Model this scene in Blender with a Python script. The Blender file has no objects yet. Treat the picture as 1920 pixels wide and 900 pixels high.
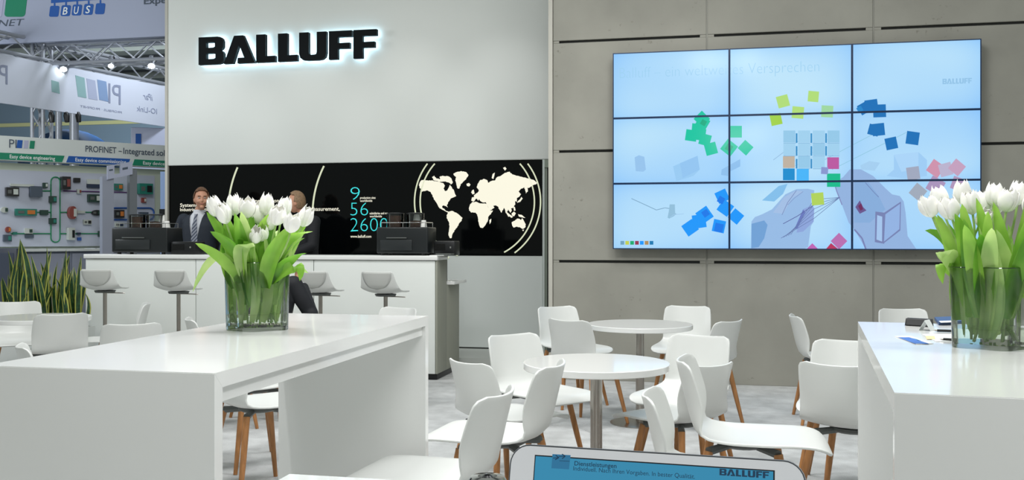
import bpy, bmesh, math, random
from mathutils import Vector, Matrix, Euler
from mathutils.geometry import tessellate_polygon
C = bpy.context.scene.collection
SC = bpy.context.scene
rnd = random.Random(7)

# ------------------------------------------------------------------ camera
FPX, CAMH, HZ = 1825.0, 1.42, 441.0
YAW = math.radians(12.3)
cam_d = bpy.data.cameras.new('camera'); cam = bpy.data.objects.new('camera', cam_d); C.objects.link(cam)
cam_d.sensor_width = 36; cam_d.lens = 36*FPX/1920; cam_d.shift_y = -(450-HZ)/1920
cam_d.clip_start = 0.05; cam_d.clip_end = 200
cam.location = (0, 0, CAMH); cam.rotation_euler = (math.radians(90), 0, YAW)
SC.camera = cam
# ------------------------------------------------------------------ world and exposure
w = bpy.data.worlds.new('world'); SC.world = w; w.use_nodes = True
bg = w.node_tree.nodes['Background']; bg.inputs[0].default_value = (0.86, 0.92, 0.85, 1); bg.inputs[1].default_value = 0.33
SC.view_settings.view_transform = 'Standard'; SC.view_settings.look = 'None'
SC.view_settings.exposure = 0.0; SC.view_settings.gamma = 1.0
SC.view_settings.use_curve_mapping = False
# ------------------------------------------------------------------ lamps of the hall rig (above the frame), then added fill lights
def area(name, loc, target, size, power, color=(1, 1, 1), sy=None):
    d = bpy.data.lights.new(name, 'AREA'); d.size = size; d.energy = power; d.color = color
    if sy: d.shape = 'RECTANGLE'; d.size_y = sy
    o = bpy.data.objects.new(name, d); C.objects.link(o); o.location = loc
    o.rotation_euler = (Vector(target)-Vector(loc)).to_track_quat('-Z', 'Y').to_euler(); return o
def spot(name, loc, target, power, angle, blend=0.6, radius=0.06, color=(1, 1, 1)):
    d = bpy.data.lights.new(name, 'SPOT'); d.energy = power; d.spot_size = math.radians(angle); d.spot_blend = blend
    d.shadow_soft_size = radius; d.color = color
    o = bpy.data.objects.new(name, d); C.objects.link(o); o.location = loc
    o.rotation_euler = (Vector(target)-Vector(loc)).to_track_quat('-Z', 'Y').to_euler(); return o
area('rig_or_fill_light', (-2.2, 3.6, 5.2), (-2.2, 3.8, 0), 1.6, 130, sy=.8)
area('rig_or_fill_light', (2.0, 3.8, 5.2), (2.0, 4.0, 0), 1.6, 105, sy=.8)
area('rig_or_fill_light', (-0.2, 6.2, 5.2), (-0.2, 6.3, 0), 2.0, 95, sy=.8)
area('rig_or_fill_light', (-4.6, 6.4, 5.2), (-4.6, 6.6, 0), 1.6, 95, sy=.8)
area('rig_or_fill_light', (0.0, 0.6, 4.6), (0.0, 1.8, 0), 1.2, 40, sy=.8)
for sx in (-6.0, -4.75, -3.5, -2.35):
    spot('sign_spot', (sx, 9.0, 5.0), (sx-.1, 10.9, 2.35), 62, 44, 1.0, .05)
for sx in (-1.3, -0.4):
    spot('wall_spot', (sx, 7.4, 4.9), (sx, 9.48, 1.2), 48, 70, 1.0, .08, (1, .97, .92))
spot('vase_spot', (-2.2, 1.4, 4.2), (-0.9, 3.3, 1.1), 95, 44, .6, .04)
spot('vase_spot', (0.9, 4.2, 3.9), (-1.0, 3.2, 1.1), 130, 44, .6, .04)
spot('vase_spot', (0.6, 1.0, 4.2), (1.4, 2.9, 1.1), 85, 40, .6, .04)

area('rig_or_fill_light', (-10.5, 7.0, 3.6), (-8.5, 13, 1.0), 2.0, 125, (.9, .95, 1), sy=1.0)  # added fill off to the left, brightens the device board
area('rig_or_fill_light', (-13, 17, 5.4), (-13, 26, 2.5), 3.0, 1100, (.85, .94, 1), sy=2.0)  # added fill that lifts the far hall wall
area('rig_or_fill_light', (-7.0, 12.4, 4.9), (-9.6, 14.4, 3.2), .8, 60, (.86, .93, 1), sy=.5)  # added fill hidden behind the upper banner, brightens the side banner
area('rig_or_fill_light', (0.3, -1.6, 3.4), (0.2, 1.0, 1.0), 1.0, 20, sy=.6)  # added fill behind the camera for the tablet and near table
# ------------------------------------------------------------------ projection helpers: a pixel becomes a point of a real plane
FW = Vector((-math.sin(YAW), math.cos(YAW), 0)); RT = Vector((math.cos(YAW), math.sin(YAW), 0)); UP = Vector((0, 0, 1))
CAMP = Vector((0, 0, CAMH))
def ray(px, py=HZ): return FW + RT*((px-960)/FPX) + UP*((HZ-py)/FPX)
def at(px, py, dep): return CAMP + ray(px, py)*dep
def on_z(px, py, z): d = ray(px, py); return CAMP + d*((z-CAMH)/d.z)
class Plane:
    """vertical plane through p with horizontal direction a (radians from +X); normal faces the camera"""
    def __init__(s, p, a):
        s.o = Vector((p[0], p[1], 0)); s.u = Vector((math.cos(a), math.sin(a), 0)); s.n = Vector((s.u.y, -s.u.x, 0))
        if s.n.dot(CAMP - s.o) < 0: s.n = -s.n
    def uv(s, px, py):
        d = ray(px, py); t = (s.o-CAMP).dot(s.n)/d.dot(s.n); q = CAMP + d*t
        return ((q-s.o).dot(s.u), q.z)
    def pt(s, u, v, off=0.0): return s.o + s.u*u + UP*v + s.n*off
def yplane(y): return Plane((0, y), 0)

# ------------------------------------------------------------------ materials
def lin(c):
    c = c/255.0
    return c/12.92 if c <= .04045 else ((c+.055)/1.055)**2.4
def rgb(c): return (lin(c[0]), lin(c[1]), lin(c[2]), 1)
MATS = {}
def mat(name, col, rough=.5, metal=0, emit=None, es=1.0, coat=0, spec=.5, noise=None, bump=None, wood=False):
    if name in MATS: return MATS[name]
    m = bpy.data.materials.new(name); m.use_nodes = True; nt = m.node_tree; b = nt.nodes['Principled BSDF']
    b.inputs['Base Color'].default_value = rgb(col); b.inputs['Roughness'].default_value = rough
    b.inputs['Metallic'].default_value = metal; b.inputs['Specular IOR Level'].default_value = spec
    b.inputs['Coat Weight'].default_value = coat; b.inputs['Coat Roughness'].default_value = .05
    if emit: b.inputs['Emission Color'].default_value = rgb(emit); b.inputs['Emission Strength'].default_value = es
    tc = nt.nodes.new('ShaderNodeTexCoord')
    def ns(scale, detail=4, stretch=None):
        n = nt.nodes.new('ShaderNodeTexNoise'); n.inputs['Scale'].default_value = scale; n.inputs['Detail'].default_value = detail
        if stretch:
            mp = nt.nodes.new('ShaderNodeMapping'); mp.inputs['Scale'].default_value = stretch
            nt.links.new(tc.outputs['Object'], mp.inputs['Vector']); nt.links.new(mp.outputs[0], n.inputs['Vector'])
        else: nt.links.new(tc.outputs['Object'], n.inputs['Vector'])
        return n
    if noise or wood:
        sc_, amt = noise or (6, .25)
        n = ns(sc_, 5, (9, 9, .8) if wood else None)
        r = nt.nodes.new('ShaderNodeValToRGB'); r.color_ramp.elements[0].position = .3; r.color_ramp.elements[1].position = .7
        c0 = rgb(col); r.color_ramp.elements[0].color = tuple(x*(1-amt) for x in c0[:3])+(1,); r.color_ramp.elements[1].color = tuple(min(1, x*(1+amt)) for x in c0[:3])+(1,)
        nt.links.new(n.outputs['Fac'], r.inputs[0]); nt.links.new(r.outputs[0], b.inputs['Base Color'])
    if bump:
        n = ns(bump[0], 6); bp = nt.nodes.new('ShaderNodeBump'); bp.inputs['Strength'].default_value = bump[1]; bp.inputs['Distance'].default_value = bump[2] if len(bump) > 2 else .01
        nt.links.new(n.outputs['Fac'], bp.inputs['Height']); nt.links.new(bp.outputs[0], b.inputs['Normal'])
    MATS[name] = m; return m
def mat_vcol(name, rough=.08, black=True, strength=1.0):
    m = bpy.data.materials.new(name); m.use_nodes = True; nt = m.node_tree; b = nt.nodes['Principled BSDF']
    a = nt.nodes.new('ShaderNodeVertexColor'); a.layer_name = 'Col'
    b.inputs['Base Color'].default_value = (0.01, 0.01, 0.01, 1); b.inputs['Roughness'].default_value = rough; b.inputs['Specular IOR Level'].default_value = .2
    nt.links.new(a.outputs[0], b.inputs['Emission Color']); b.inputs['Emission Strength'].default_value = strength
    return m
def mat_glass(name, tint=(235, 245, 242), ior=1.45, fac=1.0):
    """thin clear glass: what lies behind shows through, edges and faces mirror by Fresnel"""
    m = bpy.data.materials.new(name); m.use_nodes = True; nt = m.node_tree
    for n in list(nt.nodes): nt.nodes.remove(n)
    o = nt.nodes.new('ShaderNodeOutputMaterial'); mx = nt.nodes.new('ShaderNodeMixShader'); t = nt.nodes.new('ShaderNodeBsdfTransparent')
    g = nt.nodes.new('ShaderNodeBsdfGlossy'); f = nt.nodes.new('ShaderNodeFresnel'); f.inputs[0].default_value = ior
    t.inputs[0].default_value = rgb(tint); g.inputs['Roughness'].default_value = .02
    nt.links.new(f.outputs[0], mx.inputs[0]); nt.links.new(t.outputs[0], mx.inputs[1]); nt.links.new(g.outputs[0], mx.inputs[2]); nt.links.new(mx.outputs[0], o.inputs[0])
    return m
M_white = mat('white_laminate', (240, 241, 239), .16, coat=.3)
M_shell = mat('white_plastic', (219, 221, 218), .33)
M_counter = mat('counter_white', (226, 230, 226), .35)
M_wood = mat('oak', (168, 116, 68), .5, wood=True)
M_grey = mat('dark_grey_bracket', (88, 92, 90), .5)
M_steel = mat('brushed_steel', (170, 165, 158), .28, 1)
M_chrome = mat('chrome', (215, 215, 215), .08, 1)
M_black = mat('black_plastic', (20, 22, 24), .35)
M_dark = mat('dark_joint', (40, 42, 40), .7)
M_alu = mat('aluminium', (176, 180, 188), .4, .35)

# ------------------------------------------------------------------ mesh helpers
class MB:
    def __init__(s): s.v = []; s.f = []; s.m = []; s.c = []; s.mats = []; s.smooth = False
    def mi(s, m):
        if m not in s.mats: s.mats.append(m)
        return s.mats.index(m)
    def add(s, vs, fs, m, col=None):
        b = len(s.v); s.v += [Vector(v) for v in vs]; i = s.mi(m)
        for f in fs: s.f.append(tuple(b+k for k in f)); s.m.append(i); s.c.append(col)
    def box(s, lo, hi, m, M=None):
        x0, y0, z0 = lo; x1, y1, z1 = hi
        vs = [Vector((x, y, z)) for z in (z0, z1) for y in (y0, y1) for x in (x0, x1)]
        if M is not None: vs = [M @ v for v in vs]
        s.add(vs, [(0, 2, 3, 1), (4, 5, 7, 6), (0, 1, 5, 4), (2, 6, 7, 3), (0, 4, 6, 2), (1, 3, 7, 5)], m)
    def tube(s, pts, rads, m, n=10, cap=True):
        pts = [Vector(p) for p in pts]
        if not isinstance(rads, (list, tuple)): rads = [rads]*len(pts)
        b = []; prev = None
        for i, p in enumerate(pts):
            d = (pts[min(i+1, len(pts)-1)]-pts[max(i-1, 0)]).normalized()
            a = Vector((0, 0, 1)) if abs(d.z) < .95 else Vector((1, 0, 0))
            x = prev - d*prev.dot(d) if prev is not None else a.cross(d)
            x.normalize(); prev = x; y = d.cross(x)
            b += [p + (x*math.cos(2*math.pi*k/n)+y*math.sin(2*math.pi*k/n))*rads[i] for k in range(n)]
        fs = [(i*n+k, i*n+(k+1) % n, (i+1)*n+(k+1) % n, (i+1)*n+k) for i in range(len(pts)-1) for k in range(n)]
        if cap: fs += [tuple(range(n))[::-1], tuple((len(pts)-1)*n+k for k in range(n))]
        s.add(b, fs, m)
    def lathe(s, prof, m, n=32, c=(0, 0, 0)):
        """prof: (r, z) list"""
        b = [Vector((c[0]+r*math.cos(2*math.pi*k/n), c[1]+r*math.sin(2*math.pi*k/n), c[2]+z)) for r, z in prof for k in range(n)]
        fs = [(i*n+k, i*n+(k+1) % n, (i+1)*n+(k+1) % n, (i+1)*n+k) for i in range(len(prof)-1) for k in range(n)]
        s.add(b, fs, m)
    def prism(s, loops, fn, d0, d1, m, back=True, msides=None):
        """loops: outer + holes in 2-D, fn(u, v, d) -> point"""
        flat = [p for l in loops for p in l]
        tris = tessellate_polygon([[Vector((p[0], p[1], 0)) for p in l] for l in loops])
        n = len(flat)
        vs = [fn(p[0], p[1], d1) for p in flat] + [fn(p[0], p[1], d0) for p in flat]
        fs = [tuple(t) for t in tris]
        if back: fs += [tuple(n+i for i in reversed(t)) for t in tris]
        s.add(vs, fs, m)
        sd = []; k = 0
        for l in loops:
            L = len(l)
            for i in range(L): sd.append((k+i, k+(i+1) % L, n+k+(i+1) % L, n+k+i))
            k += L
        if abs(d1-d0) > 1e-6: s.add(vs, sd, msides or m)
    def build(s, name, parent=None, smooth=None, recalc=True, loc=None):
        me = bpy.data.meshes.new(name); me.from_pydata([tuple(v) for v in s.v], [], s.f)
        for m in s.mats: me.materials.append(m)
        me.polygons.foreach_set('material_index', s.m)
        if any(c is not None for c in s.c):
            ca = me.color_attributes.new('Col', 'FLOAT_COLOR', 'CORNER')
            for p, c in zip(me.polygons, s.c):
                for k, li in enumerate(p.loop_indices):
                    cc = c[k] if c and isinstance(c[0], (tuple, list)) else (c or (0, 0, 0, 1))
                    ca.data[li].color = cc
        if recalc:
            bm = bmesh.new(); bm.from_mesh(me); bmesh.ops.recalc_face_normals(bm, faces=bm.faces); bm.to_mesh(me); bm.free()
        if smooth:
            me.polygons.foreach_set('use_smooth', [True]*len(me.polygons))
            me.set_sharp_from_angle(angle=math.radians(smooth if smooth is not True else 40))
        me.update()
        o = bpy.data.objects.new(name, me); C.objects.link(o)
        if loc is not None:
            o.location = loc
            me.transform(Matrix.Translation(-Vector(loc)))
        if parent is not None:
            o.parent = parent
            if loc is None: pass
        return o
def bake(o, bevel=None):
    dg = bpy.context.evaluated_depsgraph_get(); dg.update()
    me = bpy.data.meshes.new_from_object(o.evaluated_get(dg), preserve_all_data_layers=True, depsgraph=dg)
    o.modifiers.clear(); old = o.data; o.data = me; return o
def bev(o, wd=.004, seg=2, ang=40):
    m = o.modifiers.new('bevel', 'BEVEL'); m.width = wd; m.segments = seg; m.limit_method = 'ANGLE'; m.angle_limit = math.radians(ang)
    bake(o); o.data.polygons.foreach_set('use_smooth', [True]*len(o.data.polygons)); o.data.set_sharp_from_angle(angle=math.radians(35)); return o
def tag(o, label=None, cat=None, group=None, kind=None):
    if label: o['label'] = label
    if cat: o['category'] = cat
    if group: o['group'] = group
    if kind: o['kind'] = kind
    return o
def empty(name, loc=(0, 0, 0), rz=0.0, label=None, cat=None, group=None, M=None):
    o = bpy.data.objects.new(name, None); C.objects.link(o); o.empty_display_size = .1
    if M is not None: o.matrix_world = M
    else: o.location = loc; o.rotation_euler = (0, 0, rz)
    return tag(o, label, cat, group)
def cptree(o, parent=None):
    c = o.copy(); C.objects.link(c)
    if parent is not None: c.parent = parent
    for ch in list(o.children): cptree(ch, c)
    return c
def text2d(s, size=1.0, offset=0.0, shear=0.0, align='LEFT', space=1.0):
    """glyph triangles in 2-D"""
    cu = bpy.data.curves.new('glyphs', 'FONT'); cu.body = s; cu.size = size; cu.offset = offset; cu.shear = shear; cu.align_x = align
    cu.resolution_u = 3; cu.space_character = space
    o = bpy.data.objects.new('glyphs', cu); C.objects.link(o)
    dg = bpy.context.evaluated_depsgraph_get(); dg.update()
    me = bpy.data.meshes.new_from_object(o.evaluated_get(dg))
    vs = [(v.co.x, v.co.y) for v in me.vertices]; fs = [tuple(p.vertices) for p in me.polygons]
    bpy.data.objects.remove(o); bpy.data.curves.remove(cu); bpy.data.meshes.remove(me)
    return vs, fs
def text_fit(s, u0, u1, v0, cap, offset=0.0, shear=0.0):
    """text scaled so that it spans u0..u1 with capitals of height cap from baseline v0"""
    vs, fs = text2d(s, 1.0, offset, shear)
    x0 = min(v[0] for v in vs); x1 = max(v[0] for v in vs)
    cv, _ = text2d('H', 1.0); ch = max(v[1] for v in cv)
    kx = (u1-u0)/(x1-x0); ky = cap/ch
    return [(u0+(x-x0)*kx, v0+y*ky) for x, y in vs], fs
def rrect(w, h, r, n=5, cx=0, cy=0):
    o = []
    for sx, sy, a in ((1, 1, 0), (-1, 1, 90), (-1, -1, 180), (1, -1, 270)):
        for k in range(n+1):
            t = math.radians(a+90*k/n); o.append((cx+sx*(w/2-r)+r*math.cos(t), cy+sy*(h/2-r)+r*math.sin(t)))
    return o
# the word mark in letter-height units
def logo():
    def B():
        out = [(0, 0), (.70, 0), (.82, .03), (.90, .10), (.92, .2), (.92, .38), (.88, .46), (.80, .51), (.87, .56), (.90, .64), (.90, .82), (.87, .92), (.80, .98), (.70, 1), (0, 1)]
        return [out, [(.28, .2), (.28, .4), (.56, .4), (.62, .37), (.62, .23), (.56, .2)], [(.28, .61), (.28, .8), (.54, .8), (.60, .77), (.60, .64), (.54, .61)]]
    A = [[(0, 0), (.375, 1), (.71, 1), (1.13, 0), (.50, 0), (.50, .2), (.745, .2), (.555, .68), (.33, 0)]]
    L = [[(0, 0), (.68, 0), (.68, .22), (.33, .22), (.33, 1), (0, 1)]]
    U = [[(0, 1), (0, .25), (.04, .1), (.14, .02), (.28, 0), (.67, 0), (.81, .02), (.91, .1), (.95, .25), (.95, 1), (.62, 1), (.62, .3), (.6, .22), (.55, .2), (.40, .2), (.35, .22), (.33, .3), (.33, 1)]]
    F = [[(0, 0), (.31, 0), (.31, .37), (.72, .37), (.72, .57), (.31, .57), (.31, .78), (.79, .78), (.79, 1), (0, 1)]]
    return [(0, B()), (.925, A), (2.10, L), (2.88, L), (3.63, U), (4.67, F), (5.52, F)], 6.31
def clip_tri(poly, x0, y0, x1, y1):
    def cl(P, f, g):
        out = []
        for i in range(len(P)):
            a, b = P[i-1], P[i]; fa, fb = f(a), f(b)
            if fa >= 0: 
                if fb >= 0: out.append(b)
                else: t = fa/(fa-fb); out.append(tuple(a[k]+(b[k]-a[k])*t for k in range(2)))
            elif fb >= 0:
                t = fa/(fa-fb); out.append(tuple(a[k]+(b[k]-a[k])*t for k in range(2))); out.append(b)
        return out
    for f in (lambda p: p[0]-x0, lambda p: x1-p[0], lambda p: p[1]-y0, lambda p: y1-p[1]):
        poly = cl(poly, f, None)
        if len(poly) < 3: return []
    return poly
# ================================================================== SETTING
M_carpet = mat('grey_carpet', (196, 198, 198), .95, noise=(6.5, .15), bump=(120, .6, .012), spec=.1)
mb = MB(); mb.box((-14, -3, -.1), (9, 26, 0), M_carpet); tag(mb.build('floor'), kind='structure', label='light grey mottled carpet floor')

# concrete wall: separate cast panels with recessed joints on a dark backing
WY = 9.48
PW = yplane(WY)
M_conc = mat('concrete', (150, 149, 140), .75, noise=(1.6, .11), bump=(14, .15, .01))
def add_pits(m):
    nt = m.node_tree; b = nt.nodes['Principled BSDF']; src = b.inputs['Base Color'].links[0].from_socket
    tc = [n for n in nt.nodes if n.type == 'TEX_COORD'][0]
    n1 = nt.nodes.new('ShaderNodeTexNoise'); n1.inputs['Scale'].default_value = 26; n1.inputs['Detail'].default_value = 3
    n2 = nt.nodes.new('ShaderNodeTexNoise'); n2.inputs['Scale'].default_value = 2.3; n2.inputs['Detail'].default_value = 2
    nt.links.new(tc.outputs['Object'], n1.inputs['Vector']); nt.links.new(tc.outputs['Object'], n2.inputs['Vector'])
    r1 = nt.nodes.new('ShaderNodeValToRGB'); r1.color_ramp.elements[0].position = .64; r1.color_ramp.elements[1].position = .76
    r2 = nt.nodes.new('ShaderNodeValToRGB'); r2.color_ramp.elements[0].position = .54; r2.color_ramp.elements[1].position = .62
    nt.links.new(n1.outputs['Fac'], r1.inputs[0]); nt.links.new(n2.outputs['Fac'], r2.inputs[0])
    mu = nt.nodes.new('ShaderNodeMath'); mu.operation = 'MULTIPLY'; nt.links.new(r1.outputs[0], mu.inputs[0]); nt.links.new(r2.outputs[0], mu.inputs[1])
    mu2 = nt.nodes.new('ShaderNodeMath'); mu2.operation = 'MULTIPLY'; nt.links.new(mu.outputs[0], mu2.inputs[0]); mu2.inputs[1].default_value = .5
    mx = nt.nodes.new('ShaderNodeMixRGB'); mx.inputs[2].default_value = rgb((96, 92, 82)); nt.links.new(mu2.outputs[0], mx.inputs[0]); nt.links.new(src, mx.inputs[1]); nt.links.new(mx.outputs[0], b.inputs['Base Color'])
add_pits(M_conc)
X0 = PW.uv(1037, 441)[0]
jx = [X0, PW.uv(1325.5, 441)[0], PW.uv(1638, 441)[0]]
dx = jx[2]-jx[1]; jx += [jx[2]+dx, jx[2]+2*dx, jx[2]+3*dx]
jz = [0.0, PW.uv(1037, 490)[1], PW.uv(1037, 284.5)[1], PW.uv(1037, 79.5)[1]]
jz += [jz[3]+1.08]
mb = MB(); mb.box((X0, WY+.03, 0), (jx[-1], WY+.35, jz[-1]), M_dark)
wall = tag(mb.build('wall_back'), kind='structure')
M_jl = mat('pale_joint', (150, 150, 142), .6)
mb = MB()
for x in jx[1:-1]: mb.box((x-.009, WY+.012, 0), (x+.009, WY+.03, jz[-1]), M_jl)
mb.build('joint_strip', wall)
for i in range(5):
    for j in range(4):
        g = .007
        mb = MB(); x0 = jx[i]+(g if i else .0); x1 = jx[i+1]-g; z0 = jz[j]+(.013 if j else 0); z1 = jz[j+1]-.013
        mb.box((x0, WY, z0), (x1, WY+.03, z1), M_conc)
        # short ties that bridge the horizontal joint beside the vertical one
        if j < 3:
            mb.box((x0, WY+.004, z1), (x0+.06, WY+.03, z1+.026), M_conc); mb.box((x1-.06, WY+.004, z1), (x1, WY+.03, z1+.026), M_conc)
        bev(mb.build('concrete_panel', wall), .003, 1)
M_trim = mat('trim_beige', (190, 188, 178), .5)
mb = MB(); mb.box((X0-.045, WY-.01, 0), (X0-.004, WY+.35, jz[-1]), M_trim); tag(mb.build('trim_1'), kind='structure')

# platform behind the bar and the bar's back wall
BY = 10.9
PB = yplane(BY)
XL = PB.uv(315.5, 300)[0]; XR = PB.uv(1031, 300)[0]; XG0 = PB.uv(318.5, 300)[0]; XG1 = PB.uv(1017, 300)[0]
ZS = PB.uv(1017, 299.5)[1]; ZB = PB.uv(900, 478.5)[1]; PZ = .11
M_plat = mat('platform_grey', (176, 180, 176), .5)
mb = MB(); mb.box((XL-.4, 10.05, 0), (X0-.02, BY+.3, PZ), M_plat); tag(mb.build('platform'), kind='structure', label='raised grey platform behind the bar')
M_back = mat('panel_white', (205, 211, 208), .3)
M_frost = mat('sign_wall_white', (222, 226, 222), .42)
mb = MB(); mb.box((XL, BY+.02, PZ), (X0, BY+.25, 5.2), M_dark); bw = tag(mb.build('wall_bar'), kind='structure', label='tall white wall behind the bar')
mb = MB(); mb.box((XG0, BY-.005, PZ+.014), (XG1, BY+.02, ZB-.004), M_back); mb.box((XG0, BY+.005, PZ), (XG1, BY+.02, PZ+.014), M_dark); bev(mb.build('lower_panel', bw), .004, 1)
mb = MB(); mb.box((XL, BY-.04, ZS), (XR, BY+.02, 5.2), M_frost); bev(mb.build('upper_panel', bw), .012, 3)
mb = MB(); mb.box((XL-.015, BY-.05, PZ), (XG0-.003, BY+.2, 5.2), M_trim); mb.build('end_profile', bw)
M_gt = mat('profile_green_grey', (128, 138, 126), .4); M_gl = mat('profile_light', (196, 204, 200), .3)
mb = MB(); xa = PB.uv(1018, 400)[0]; xb = PB.uv(1022, 400)[0]; xc = PB.uv(1026.5, 400)[0]
mb.box((xa, BY-.03, PZ), (xb, BY+.02, ZS), M_gl); mb.box((xb, BY-.02, PZ), (xc, BY+.02, ZS), M_gt); mb.box((xc, BY+.0, PZ), (X0-.03, BY+.02, ZS), M_dark); mb.box((xb, BY-.035, ZS-.09), (X0-.06, BY+.01, ZS-.002), M_gt)
mb.build('edge_profile', bw)
# ---- black glass panel with the lit print
M_glossblack = mat('black_glass', (5, 7, 8), .07, spec=.22)
gp = empty('graphic_board', (XG0, BY-.01, ZB), label='long glossy black glass panel with lit world map and figures behind the bar', cat='panel')
def rel(pt, par): return Vector(pt)-Vector(par.location)
class Rel:
    """plane mapper whose points are relative to a parent at loc"""
    def __init__(s, pl, loc): s.p = pl; s.l = Vector(loc)
    def __call__(s, u, v, d): return s.p.pt(u, v, d)-s.l
R = Rel(yplane(BY), gp.location)
mb = MB(); mb.prism([[(XG0, ZB), (XG1, ZB), (XG1, ZS-.002), (XG0, ZS-.002)]], R, .0, .014, M_glossblack); mb.build('glass', gp)
M_cream = mat('lit_cream', (10, 10, 10), .4, emit=(250, 246, 225), es=1.0)
M_cyan = mat('lit_cyan', (10, 10, 10), .4, emit=(60, 226, 228), es=1.0)
M_line = mat('lit_line', (10, 10, 10), .4, emit=(214, 220, 188), es=1.0)
def cpx(x, y): return PB.uv(640+x/3.912, 290+y/3.9133)
LAND = {
 'north_america': [(572,225),(578,205),(590,188),(612,185),(640,192),(668,188),(690,195),(720,200),(748,208),(762,228),(752,248),(765,268),(780,262),(790,242),(800,222),(815,245),(828,262),(835,285),(845,303),(828,312),(805,322),(790,345),(780,365),(776,372),(784,388),(770,378),(752,372),(742,378),(745,392),(758,398),(765,408),(778,415),(792,420),(785,426),(765,415),(745,405),(725,395),(712,375),(700,352),(682,330),(672,300),(655,272),(630,262),(612,268),(590,270),(596,256),(580,248)],
 'arctic_islands': [(668,165),(685,155),(700,175),(728,180),(722,165),(745,155),(790,160),(810,175),(820,205),(806,218),(790,204),(765,196),(740,200),(712,196),(682,190)],
 'greenland': [(825,140),(850,128),(885,122),(920,130),(935,150),(918,180),(895,200),(878,215),(866,250),(855,248),(846,215),(838,190),(845,165),(832,155)],
 'iceland': [(920,215),(938,208),(950,220),(940,234),(924,230)],
 'south_america': [(778,440),(790,420),(812,412),(830,420),(850,430),(870,445),(890,462),(885,485),(865,505),(855,525),(840,545),(825,570),(815,590),(812,610),(798,612),(788,590),(792,560),(795,520),(790,490),(775,465)],
 'africa': [(938,395),(945,370),(960,350),(990,345),(1010,355),(1050,358),(1068,362),(1078,385),(1095,410),(1115,408),(1100,435),(1080,455),(1075,490),(1060,515),(1040,538),(1022,535),(1012,510),(1005,470),(1000,440),(985,425),(955,425),(940,410)],
 'madagascar': [(1088,480),(1102,470),(1100,495),(1090,510)],
 'eurasia': [(956,338),(960,315),(976,312),(974,298),(988,288),(1002,280),(1012,268),(1008,255),(995,240),(1002,215),(1022,186),(1050,178),(1074,190),(1080,208),(1100,195),(1128,190),(1145,165),(1162,160),(1180,150),(1200,135),(1235,125),(1255,145),(1290,155),(1330,165),(1370,175),(1412,186),(1438,207),(1430,218),(1405,225),(1385,240),(1366,244),(1370,270),(1356,286),(1350,262),(1345,240),(1320,250),(1302,270),(1320,290),(1305,310),(1288,320),(1292,346),(1277,340),(1278,365),(1262,390),(1246,395),(1252,410),(1242,427),(1226,400),(1216,420),(1236,452),(1226,456),(1205,415),(1195,390),(1176,426),(1160,400),(1150,380),(1135,372),(1118,374),(1125,388),(1103,406),(1086,404),(1074,372),(1063,350),(1038,350),(1022,340),(1012,326),(1006,338),(996,322),(984,330),(972,345)],
 'britain': [(962,262),(973,256),(980,286),(965,292),(955,277)],
 'novaya_zemlya': [(1105,172),(1112,142),(1128,132),(1124,155),(1117,180)],
 'svalbard': [(1188,98),(1203,90),(1214,104),(1202,118)],
 'japan': [(1322,310),(1332,322),(1314,346),(1290,354),(1300,338),(1314,326)],
 'sumatra': [(1212,418),(1240,440),(1262,456),(1250,464),(1228,448)],
 'borneo': [(1250,432),(1268,418),(1282,430),(1270,452),(1255,448)],
 'philippines': [(1263,380),(1275,385),(1280,410),(1268,412)],
 'new_guinea': [(1298,438),(1325,442),(1352,465),(1325,460),(1305,455)],
 'australia': [(1252,495),(1275,485),(1290,470),(1310,472),(1320,480),(1328,466),(1340,485),(1355,510),(1350,535),(1335,545),(1315,535),(1290,528),(1265,535),(1255,520)],
 'tasmania': [(1328,552),(1342,550),(1336,562)],
}
def roughen(P, amp=2.2, seed=3):
    r = random.Random(seed); out = []
    for i in range(len(P)):
        a, b = P[i], P[(i+1) % len(P)]; L = math.dist(a, b); n = max(1, int(L/7))
        for k in range(n):
            t = k/n; j = amp if 0 < k else 0
            out.append((a[0]+(b[0]-a[0])*t+r.uniform(-j, j), a[1]+(b[1]-a[1])*t+r.uniform(-j, j)))
    return out
mb = MB()
for nm, P in LAND.items():
    Q = [cpx(*p) for p in (roughen(P) if len(P) > 8 else P)]
    mb.prism([Q], R, .014, .0155, M_cream, back=False)
mb.build('world_map', gp)
def ring(cx, cy, r, a0, a1, wd, n=48):
    """arc in pixel space -> strip"""
    o = []; i_ = []
    for k in range(n+1):
        a = math.radians(a0+(a1-a0)*k/n)
        o.append(PB.uv(cx+(r+wd)*math.cos(a), cy+(r+wd)*math.sin(a))); i_.append(PB.uv(cx+(r-wd)*math.cos(a), cy+(r-wd)*math.sin(a)))
    return o+i_[::-1]
mb = MB()
for cx, r, w_, x0 in ((896, 118, 1.3, 0), (895.5, 107, 1.3, 0)):
    a = math.degrees(math.asin(71.5/r))
    mb = MB(); mb.prism([ring(cx, 378.5, r, 180-63 if r > 110 else 180-70, 180+a, w_)], R, .014, .0155, M_line, back=False); mb.build('globe_line', gp)
    mb = MB(); mb.prism([ring(cx, 378.5, r, -a, 54 if r > 110 else 62, w_)], R, .014, .0155, M_line, back=False); mb.build('globe_line', gp)
mb = MB(); mb.prism([ring(640, 398, 211, 180, 203.5, 1.6)], R, .014, .0155, M_line, back=False); mb.build('globe_line', gp); mb = MB()
mb.prism([ring(790, 402, 203, 180, 206.5, 1.6)], R, .014, .0155, M_line, back=False)
mb.build('globe_line', gp)
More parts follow.
